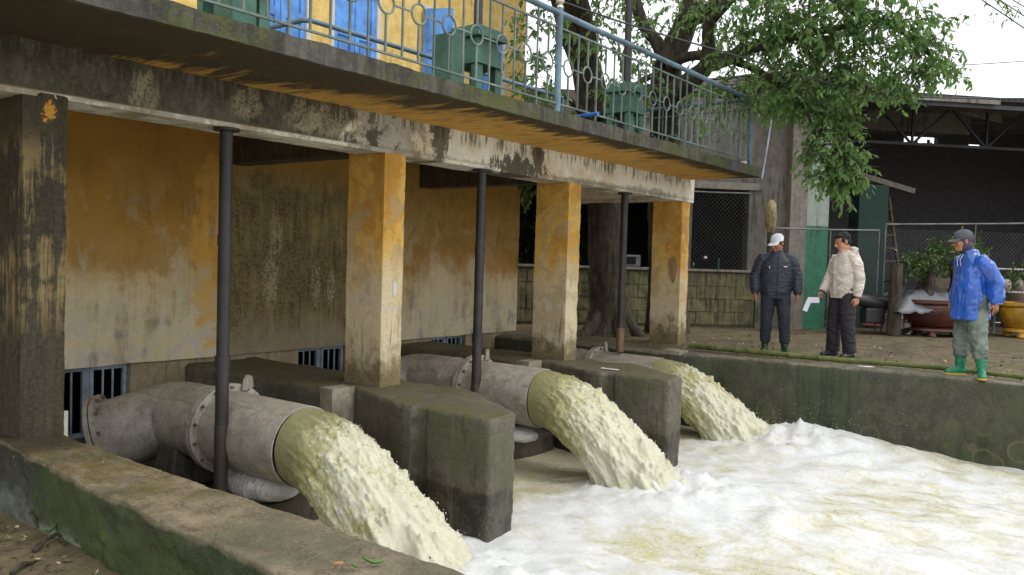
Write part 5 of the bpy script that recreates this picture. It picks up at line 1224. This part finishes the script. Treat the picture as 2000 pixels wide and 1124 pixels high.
def hair(body, hc, MH, mat, full=True, seed=0):
    g = G(); g.ell(hc+MH @ Vector((-.030, 0, .052)), (.097, .083, .083), MH, 28, 20); g.ell(hc+MH @ Vector((-.045, 0, .0)), (.07, .078, .07), MH, 20, 14)
    if full: g.ell(hc+MH @ Vector((.03, .012, .098)), (.05, .055, .024), MH, 18, 12)
    if full: g.ell(hc+MH @ Vector((.012, 0, .088)), (.07, .072, .045), MH, 20, 14)
    for s_ in (-1, 1): g.ell(hc+MH @ Vector((.018, s_*.074, .03)), (.022, .012, .035), MH, 12, 8)
    o = g.build('hair', mat, body, True, local=True); remesh(o, .006, 1)
    I = MH.transposed()
    displace(o, lambda p, n: .008*mn.noise(Vector((I @ (p-hc)).xyz)*30+Vector((0,0,seed)))+.003*mn.noise(p*90)); return o
def m_skin(name, a, b):
    m = Mt(name); O = m.obj(); n = m.noise(O, 14, 4); col = m.mix(m.ss(n, .35, .65), C(*a), C(*b))
    return m.fin(col, .5, m.bump(m.noise(O, 120, 3), .15, .004), Subsurface_Weight=.12, Subsurface_Radius=(.012,.005,.003), Subsurface_Scale=.6)
MAT['skin'] = m_skin('tanned skin', (140, 92, 66), (176, 122, 92)); MAT['skin2'] = m_skin('light skin', (164, 112, 86), (198, 146, 116))
MAT['eye'] = plain('dark eye', C(26,20,18), .2, 0, bump=0); MAT['hair'] = plain('black hair', C(17,15,15), .75, .3, 40)
def m_cloth(name, a, rough=.8, weave=260, coat=0, var=.12):
    m = Mt(name); O = m.obj(); n = m.noise(O, 7, 5, .6); w = m.noise(O, weave, 2)
    col = m.mix(m.ss(n, .3, .7), C(*[q*(1-var) for q in a]), C(*[min(255, q*(1+var)) for q in a]))
    return m.fin(col, rough, m.bump(w*.4+m.noise(O, 30, 4)*.6, .35, .006), Coat_Weight=coat, Coat_Roughness=.2)
MAT['navy'] = m_cloth('dark padded nylon', (42, 46, 58), .55); MAT['navytrs'] = m_cloth('dark trousers', (40, 42, 52)); MAT['beige'] = m_cloth('beige cotton', (204, 192, 182), .8)
MAT['blacktrs'] = m_cloth('black trousers', (36, 33, 38), .75); MAT['poncho'] = m_cloth('blue rain poncho', (34, 84, 172), .2, 60, .7, .1); MAT['fatigue'] = m_cloth('wet green fatigues', (94, 104, 94), .6, 260, 0, .25)
MAT['greenboot'] = plain('green rubber', C(30, 116, 84), .28, .18, 12, .2); MAT['darkboot'] = plain('dark green rubber', C(30, 62, 36), .3, .2, 12, .2); MAT['yellowsole'] = plain('yellow sole', C(196, 160, 56), .5, .15)
MAT['whitecap'] = m_cloth('white cap cloth', (226, 226, 232)); MAT['greycap'] = m_cloth('grey cap cloth', (74, 76, 84), .7); MAT['hood'] = m_cloth('grey knitted hood', (66, 62, 74), .85, 160); MAT['shirt'] = m_cloth('pale shirt', (176, 182, 200)); MAT['paper'] = plain('white paper', C(226, 228, 240), .6, .03, bump=0)
FAC = lambda deg: R(deg)
# man in dark jacket
def dress1(body, J, MH, hc, sleeve, folds):
    trousers(body, J, MAT['navytrs'], folds, .80, seed=3)
    g = G(); ch, hp, nb = J['chest'], J['hips'], J['neck']
    g.loft([ringz(hp.z-.10, hp.x, 0, .135, .195), ringz(hp.z-.04, hp.x, 0, .155, .215), ringz(hp.z+.12, .0, 0, .16, .215), ringz(ch.z-.08, ch.x, 0, .165, .225), ringz(ch.z+.04, ch.x, 0, .15, .212), ringz(nb.z-.055, nb.x, 0, .105, .145), ringz(nb.z+.0, nb.x, 0, .078, .09), ringz(nb.z+.035, nb.x+.005, 0, .076, .08)])
    for k in 'lr': sleeve(g, k, (.098, .09, .078, .07, .052), .97)
    q = folds(.011, (7, 7, 22), 2)
    j = cloth(body, 'jacket', g, MAT['navy'], .0085, 7, lambda p, n: q(p, n)*.8)
    for k in 'lr':
        el, wr = J['el_'+k], J['wr_'+k]; g = G(); g.tube([el.lerp(wr, .93), el.lerp(wr, 1.02)], [.05, .046], 16); g.build('cuff', MAT['dark'], j, True, local=True)
    g = G(); g.loft([ringz(hp.z-.135, hp.x, 0, .137, .197), ringz(hp.z-.095, hp.x, 0, .143, .203)], cap=True); g.build('hem', MAT['navy'], j, True, local=True)
    g = G(); g.tube([(ch.x+.162, .012, nb.z-.06), (ch.x+.174, .012, ch.z-.05), (hp.x+.168, .012, hp.z+.1), (hp.x+.152, .012, hp.z-.11)], .007, 6); g.build('zip', MAT['dark'], j, True, local=True)
    for y, w in ((.11, .09), (-.11, .09)):
        g = G(); g.box((ch.x+.158, y-w/2, ch.z-.035), (ch.x+.178, y+w/2, ch.z-.012)); g.build('pocket_flap', MAT['navy'], j, bevel=.004, local=True)
    g = G(); g.box((ch.x+.170, .085, ch.z-.03), (ch.x+.181, .135, ch.z-.017)); g.build('badge', MAT['whitecap'], j, local=True)
    g = G(); g.box((ch.x+.170, -.11, ch.z-.055), (ch.x+.181, -.10, ch.z-.02)); g.build('zip_pull', MAT['whitecap'], j, local=True)
    g = G(); g.tube([(nb.x+.03, 0, nb.z-.05), (nb.x+.055, .0, nb.z+.0)], [.05, .035], 12); g.build('shirt', MAT['shirt'], body, True, local=True)
    hair(body, hc, MH, MAT['hair'], False); cap(body, hc, MH, MAT['whitecap'])
    for k in 'lr': boot(body, J, k, (1, .15 if k == 'l' else -.2), MAT['darkboot'], None, .27)
p1 = dict(J=dict(head=(.03,0,1.565), neck=(0,0,1.43), chest=(0,0,1.26), hips=(0,0,.92), sh_l=(0,.19,1.375), sh_r=(0,-.19,1.375), el_l=(-.03,.285,1.10), el_r=(-.03,-.285,1.10), wr_l=(.05,.30,.845), wr_r=(.04,-.285,.845),
    hip_l=(0,.09,.90), hip_r=(0,-.09,.90), kn_l=(.07,.13,.48), kn_r=(.02,-.11,.48), an_l=(.06,.15,.07), an_r=(-.02,-.12,.07)), yaw=-46, pitch=17, skin=MAT['skin'],
    hand_l=((.12,.02,-1), (0,-1,0), (1,0,0), .35), hand_r=((.1,-.02,-1), (0,1,0), (1,0,0), .45), dress=dress1)
m1 = person(Vector((11.80, 4.20, 0)), R(203), 'person in dark padded jacket and white cap standing with arms down', p1)
# man in beige jacket
def dress2(body, J, MH, hc, sleeve, folds):
    trousers(body, J, MAT['blacktrs'], folds, .99, (.112, .105, .092, .088), 8)
    g = G(); ch, hp, nb = J['chest'], J['hips'], J['neck']
    g.loft([ringz(hp.z-.075, hp.x, 0, .135, .185), ringz(hp.z-.02, hp.x, 0, .15, .2), ringz(hp.z+.14, .0, 0, .15, .2), ringz(ch.z-.06, ch.x, 0, .155, .21), ringz(ch.z+.05, ch.x, 0, .138, .205), ringz(nb.z-.06, nb.x, 0, .10, .14), ringz(nb.z-.01, nb.x, 0, .08, .092), ringz(nb.z+.03, nb.x+.0, 0, .082, .085)])
    for k in 'lr': sleeve(g, k, (.088, .08, .07, .062, .05), .98)
    g.tube([Vector((nb.x+.085*math.cos(a)-.045, .105*math.sin(a), nb.z+.0+(.028 if math.cos(a) < 0 else -.015)-.02*math.cos(a))) for a in [2*math.pi*i/22 for i in range(22)]], .036, 12, close=True)
    g.ell((nb.x-.12, 0, nb.z-.03), (.06, .11, .075), Matrix.Identity(3), 18, 12)
    j = cloth(body, 'jacket', g, MAT['beige'], .0085, 6, folds(.009, (6, 6, 15), 5))
    g = G(); g.tube([(ch.x+.15, .0, nb.z-.07), (ch.x+.162, .0, ch.z-.05), (hp.x+.158, .0, hp.z+.1), (hp.x+.145, .0, hp.z-.07)], .007, 6); g.build('zip', MAT['beige'], j, True, local=True)
    g = G(); g.loft([ringz(hp.z-.10, hp.x, 0, .137, .188), ringz(hp.z-.06, hp.x, 0, .143, .194)]); g.build('hem', MAT['beige'], j, True, local=True)
    for y in (.1, -.1):
        g = G(); M = Matrix.Translation((hp.x+.148, y, hp.z+.12)) @ Matrix.Rotation(R(25 if y > 0 else -25), 4, 'X'); g.box((-.004,-.045,-.008),(.012,.045,.008), M); g.build('pocket_flap', MAT['beige'], j, bevel=.003, local=True)
    for k in 'lr':
        el, wr = J['el_'+k], J['wr_'+k]; g = G(); g.tube([el.lerp(wr, .95), el.lerp(wr, 1.03)], [.046, .042], 16); g.build('cuff', MAT['dark'], j, True, local=True)
    g = G(); g.tube([(nb.x+.0, 0, nb.z-.05), (nb.x+.015, 0, nb.z+.035)], [.072, .063], 16); g.build('shirt_collar', MAT['shirt'], body, True, local=True)
    hair(body, hc, MH, MAT['hair'], True, 4)
    for k in 'lr': boot(body, J, k, (1, .2 if k == 'l' else -.15), MAT['dark'], None, .12, .05)
p2 = dict(J=dict(head=(.045,0,1.60), neck=(-.01,0,1.455), chest=(-.01,0,1.28), hips=(0,0,.93), sh_l=(-.02,.185,1.395), sh_r=(-.02,-.185,1.395), el_l=(-.05,.25,1.11), el_r=(.02,-.25,1.11), wr_l=(-.02,.245,.855), wr_r=(.15,-.24,.90),
    hip_l=(0,.09,.91), hip_r=(0,-.09,.91), kn_l=(.01,.12,.48), kn_r=(.03,-.12,.48), an_l=(-.03,.14,.08), an_r=(.02,-.14,.08)), yaw=-14, pitch=20, skin=MAT['skin2'],
    hand_l=((.05,.0,-1), (0,-1,0), (1,0,0), .4), hand_r=((.55,-.05,-.8), (-.2,1,-.2), (.6,0,.8), .9), dress=dress2)
m2 = person(Vector((11.93, 3.30, 0)), R(146), 'person in hooded beige jacket and black trousers looking down at the water', p2)
# papers held in his right hand
W2 = WM[m2]; hpos = W2 @ (Vector(p2['J']['wr_r'])+Vector((.08,0,-.10)))
t = empty('paper', hpos, 0, 'folded white papers held by the person in the beige jacket', 'paper')
e1 = (-_r*.95-Vector((0,0,.12))+_f*.2).normalized(); e2 = (Vector((0,0,-1))-_r*.25).normalized(); nn = e1.cross(e2).normalized()
g = G(); g.bar(hpos+e2*.02-e1*.03, hpos+e1*.13-e2*.0, .08, .004, nn); g.build('upper_fold', MAT['paper'], t)
g = G(); q = hpos+e1*.11+nn*.006; g.bar(q, q+e2*.16+e1*.02, .065, .004, nn); g.build('lower_fold', MAT['paper'], t)
# man in blue poncho
def dress3(body, J, MH, hc, sleeve, folds):
    trousers(body, J, MAT['fatigue'], folds, .62, (.112, .10, .088, .08), 12, .014, .02)
    g = G(); ch, hp, nb = J['chest'], J['hips'], J['neck']
    g.loft([ringz(hp.z-.26, hp.x+.03, 0, .185, .20, 40), ringz(hp.z-.12, hp.x+.03, 0, .18, .20, 40), ringz(hp.z+.10, .03, 0, .165, .195, 40), ringz(ch.z-.08, ch.x+.01, 0, .16, .2, 40), ringz(ch.z+.06, ch.x-.005, 0, .14, .2, 40), ringz(nb.z-.06, nb.x-.02, 0, .105, .16, 40), ringz(nb.z-.01, nb.x-.01, 0, .085, .11, 40), ringz(nb.z+.035, nb.x-.012, 0, .078, .084, 40)])
    for k in 'lr': sleeve(g, k, (.095, .09, .08, .078, .056), .96)
    def f(p, n):
        a = math.atan2(p.y, p.x); low = min(1, max(0, (1.42-p.z)/.5)); w = mn.noise(Vector((p.x*3, p.y*3, p.z*2.2)))
        r1 = 1-2.4*abs(mn.noise(Vector((a*2.6+w*.8, p.z*1.1, 4)))); r2 = 1-2.4*abs(mn.noise(Vector((p.x*9+p.z*3, p.y*9, p.z*3.2))))
        return .017*low*r1+.009*r2+.004*mn.noise(p*21)
    j = cloth(body, 'poncho', g, MAT['poncho'], .0085, 7, f)
    for k, y in ((0, .03), (1, -.02)):
        g = G(); g.tube([(nb.x+.085, y, nb.z-.02), (nb.x+.125, y*1.3, nb.z-.09), (ch.x+.155, y*1.5, ch.z+.02)], .0035, 5); g.build('drawstring', MAT['whitecap'], j, True, local=True)
    for k in 'lr':
        el, wr = J['el_'+k], J['wr_'+k]; g = G(); q = el.lerp(wr, .93); d = (wr-el).normalized(); g.tube([q-d*.03, q-d*.012, q+d*.012, q+d*.03], [.072, .062, .055, .062], 18); g.build('cuff', MAT['poncho'], j, True, local=True)
    hg = G(); hg.ell(hc+MH @ Vector((-.022, 0, .035)), (.104, .086, .094), MH, 24, 16); hg.ell(hc+MH @ Vector((-.028, 0, -.05)), (.082, .083, .075), MH, 24, 16); hg.tube([hc+MH @ Vector((-.03,0,-.09)), nb+Vector((-.005,0,.0))], [.075,.078], 18)
    h = hg.build('hood', MAT['hood'], body, True, local=True); remesh(h, .007, 1)
    cap(body, hc, MH, MAT['greycap'])
    boot(body, J, 'r', (1, -.05), MAT['greenboot'], MAT['yellowsole'], .40, .066); boot(body, J, 'l', (.45, .9), MAT['greenboot'], MAT['yellowsole'], .40, .066)
p3 = dict(J=dict(head=(.13,0,1.60), neck=(.05,0,1.47), chest=(.01,0,1.29), hips=(-.03,0,.95), sh_l=(.0,.195,1.40), sh_r=(.03,-.19,1.40), el_l=(-.15,.235,1.13), el_r=(-.02,-.28,1.13), wr_l=(-.16,.25,.89), wr_r=(.05,-.29,.88),
    hip_l=(-.03,.09,.92), hip_r=(-.03,-.09,.92), kn_l=(-.02,.15,.49), kn_r=(.03,-.12,.49), an_l=(-.06,.19,.08), an_r=(.02,-.13,.08)), yaw=-10, pitch=8, skin=MAT['skin'],
    hand_l=((.15,.05,-1), (.3,-1,0), (1,0.2,0), .45, True), hand_r=((.1,0,-1), (0,1,0), (1,0,0), .4), dress=dress3)
m3p = person(Vector((11.16, 1.62, 0)), R(127), 'person in shiny blue rain poncho and green rubber boots at the bank edge', p3)

# ------------------------------------------------------------------ small things: sacks, stubs, litter
def sack(c, d, L, w, h, label, lines=True):
    c = Vector(c); d = Vector(d).normalized(); s_ = Vector((-d.y, d.x, 0)); g = G(); rings = []
    for k in range(15):
        t = k/14; e = math.sin(math.pi*min(1, max(0, .06+t*.88)))**.42
        rings.append([c+d*(t-.5)*L+s_*w*.5*(e*.9+.1)*math.cos(a)+Vector((0,0,h*.5+h*.5*e*math.sin(a))) for a in [2*math.pi*i/24 for i in range(24)]])
    g.loft(rings); o = g.build('cement_sack', MAT['sack'], None, True); remesh(o, .014, 2); displace(o, lambda p, n: .012*fbm(p*7, 3)+.004*mn.noise(p*40)); return tag(o, label, 'sack')
def m_sack():
    m = Mt('woven sack'); P = m.pos(); x, y, z = m.xyz(P); n = m.noise(P, 8, 5)
    w = m.ss(m.math('SINE', y*150+(n-.5)*3), .55, .8)*m.ss(m.noise(m.scl(P, (60, 2, 60)), 1.5, 3), .47, .56)*m.ss(m.math('ABSOLUTE', y-5.63), .24, .2)
    col = m.mix(m.ss(n, .35, .65), C(198, 195, 190), C(228, 226, 224)); col = m.mix(w*.7, col, C(78, 78, 92))
    return m.fin(col, .55, m.bump(m.noise(P, 160, 2)*.3+n, .3, .008))
MAT['sack'] = m_sack()
sack(at_z(508, 946, -.66)-Vector((0,0,.12)), (.12, -1, 0), .7, .44, .27, 'white printed cement sack lying under the nearest pipe')
sack(at_z(1005, 862, -.74), (.1, -1, 0), .5, .3, .16, 'white sack tip showing beyond the nearer pier')
g = G(); c = at_z(124, 858, -.13); g.tube([c, c+Vector((0,0,.20))], .028, 14); tag(g.build('pipe_stub', plain('dirty white plastic', C(196,190,180), .5, .1), None, True), 'short white plastic pipe stub beside the black pillar', 'pipe stub')
g = G(); c = at_z(1452, 322, 2.672); g.tube([c, c+Vector((0,0,.05))], [.045,.05], 14); tag(g.build('tin_cup', MAT['white'], None, True), 'small white cup left on the balcony corner', 'cup')
g = G(); g.tube([at_z(1118, 229.5, 2.70), at_z(1168, 222, 2.70)], .018, 10); tag(g.build('pipe_offcut', MAT['bluepipe'], None, True), 'bright blue pipe offcut lying on the balcony floor', 'pipe')
leafs = 0
g = G(); c = at_z(1190, 722, .004); g.prism([(c.x-.02, c.y-.13), (c.x+.05, c.y-.1), (c.x+.03, c.y+.02), (c.x+.05, c.y+.12), (c.x-.03, c.y+.1)], .006, .012); tag(g.build('plastic_scrap', MAT['white'], None), 'torn white plastic scrap lying on the farther pier', 'scrap')
# curled leaf and scraps on the near wall
def leafone(c, d, L, W, label, mat, lift=.03):
    c = Vector(c); d = Vector(d).normalized(); w = Vector((-d.y, d.x, 0)); g = G(); vs = []; n = 8
    for i in range(n+1):
        t = i/n; hw = W*math.sin(math.pi*min(1, .04+t*.95))**.8; z = lift*(t-.3)**2*2+.006
        for s_ in (-1, 0, 1): vs.append(c+d*L*(t-.5)+w*s_*hw+Vector((0,0,z+(.012 if s_ else 0))))
    g.add(vs, [(i*3+j, i*3+j+1, i*3+j+4, i*3+j+3) for i in range(n) for j in (0, 1)])
    o = g.build('fallen_leaf', mat, None, True, recalc=False); so = o.modifiers.new('t', 'SOLIDIFY'); so.thickness = .0015; return tag(o, label, 'leaf')
MAT['freshleaf'] = plain('fresh leaf', C(84, 118, 52), .4, .2, 20); MAT['drybrown'] = plain('dry leaf', C(110, 82, 56), .8, .3, 20); MAT['orange'] = plain('orange leaf', C(176, 128, 84), .7, .2, 20)
leafone(at_z(728, 1106, .005), -(_r*1.0)-_f*.35, .085, .013, 'fresh green leaf lying on top of the foreground wall', MAT['freshleaf'])
leafone(at_z(693, 1112, .005), -(_r*.8)+_f*.5, .035, .009, 'small green scrap beside the fresh green leaf', MAT['freshleaf'], .01)
leafone(at_z(660, 1108, .005), _r, .04, .008, 'small orange leaf lying on the foreground wall', MAT['orange'], .005)
leafone(at_z(98, 1044, -.36), _r+_f*.2, .07, .025, 'bright green leaf among the litter below the wall', MAT['freshleaf'], .05)
def stick(p, q, r, label, bend=.02):
    m_ = (p+q)/2+Vector((0,0,bend)); g = G(); g.tube([p, p.lerp(m_, .5)+_u*.004, m_, m_.lerp(q, .5)-_u*.003, q], [r, r*1.1, r, r*.9, r*.6], 8); o = g.build('stick', MAT['bark'], None, True); tag(o, label, 'stick')
gz = lambda px, py, h=.015: at_z(px, py, -.37+h)
stick(gz(66, 1078), gz(112, 1042, .05), .014, 'short dark stick slanting beside the bright green leaf'); stick(gz(22, 1122), gz(68, 1098), .012, 'pale stick at the very bottom left corner'); stick(gz(108, 1044), gz(128, 1066), .010, 'forked pale twig in the litter below the wall'); stick(gz(0, 1022), gz(12, 1034), .008, 'pale twig at the left edge of the picture'); stick(gz(58, 1004), gz(74, 1030), .012, 'curved brown stick against the foot of the wall')
def litter(name, n, fn, size, mats, seed, label=None):
    rs = random.Random(seed); g = G(); T = []
    for _ in range(n):
        c = fn(rs); a = rs.uniform(0, 6.28); L = size*rs.uniform(.4, 1.3); W = L*rs.uniform(.25, .6); d = Vector((math.cos(a), math.sin(a), rs.gauss(0, .25))); w = Vector((-math.sin(a), math.cos(a), rs.gauss(0, .35)))
        g.add([c-d*L*.5, c+w*W*.5, c+d*L*.5+Vector((0,0,L*.2*rs.random())), c-w*W*.5], [(0,1,2), (0,2,3)]); T += [rs.random()]*4
    o = g.build(name, MAT['litter'], None, recalc=False); a = o.data.attributes.new('tint', 'FLOAT', 'POINT'); a.data.foreach_set('value', T); tag(o, kind='stuff')
def m_litter():
    m = Mt('leaf litter'); k = m.attr('tint'); col = m.mix(m.ss(k, 0, .6), C(52, 40, 28), C(100, 82, 60)); col = m.mix(m.ss(k, .8, .82), col, C(160, 150, 120)); col = m.mix(m.ss(k, .93, .94), col, C(78, 104, 44)); return m.fin(col, .75)
MAT['litter'] = m_litter()
litter('leaf_litter', 1500, lambda r: (lambda y: Vector((bankx(y)+.25+abs(r.gauss(0, 1.0))*2.2, y, .012+.01*r.random())))(r.uniform(.2, 6.2)), .05, None, 71)
litter('leaf_litter', 130, lambda r: (lambda y: Vector((2.02-.04*(4.6-y)-abs(r.gauss(0, .16)), y, -.36+.02*r.random())))(r.uniform(3.6, 5.3)), .038, None, 72)
litter('leaf_litter', 70, lambda r: Vector((r.uniform(2.06, 2.5), r.uniform(2.2, 5.3), .014+.004*r.random())), .022, None, 73)
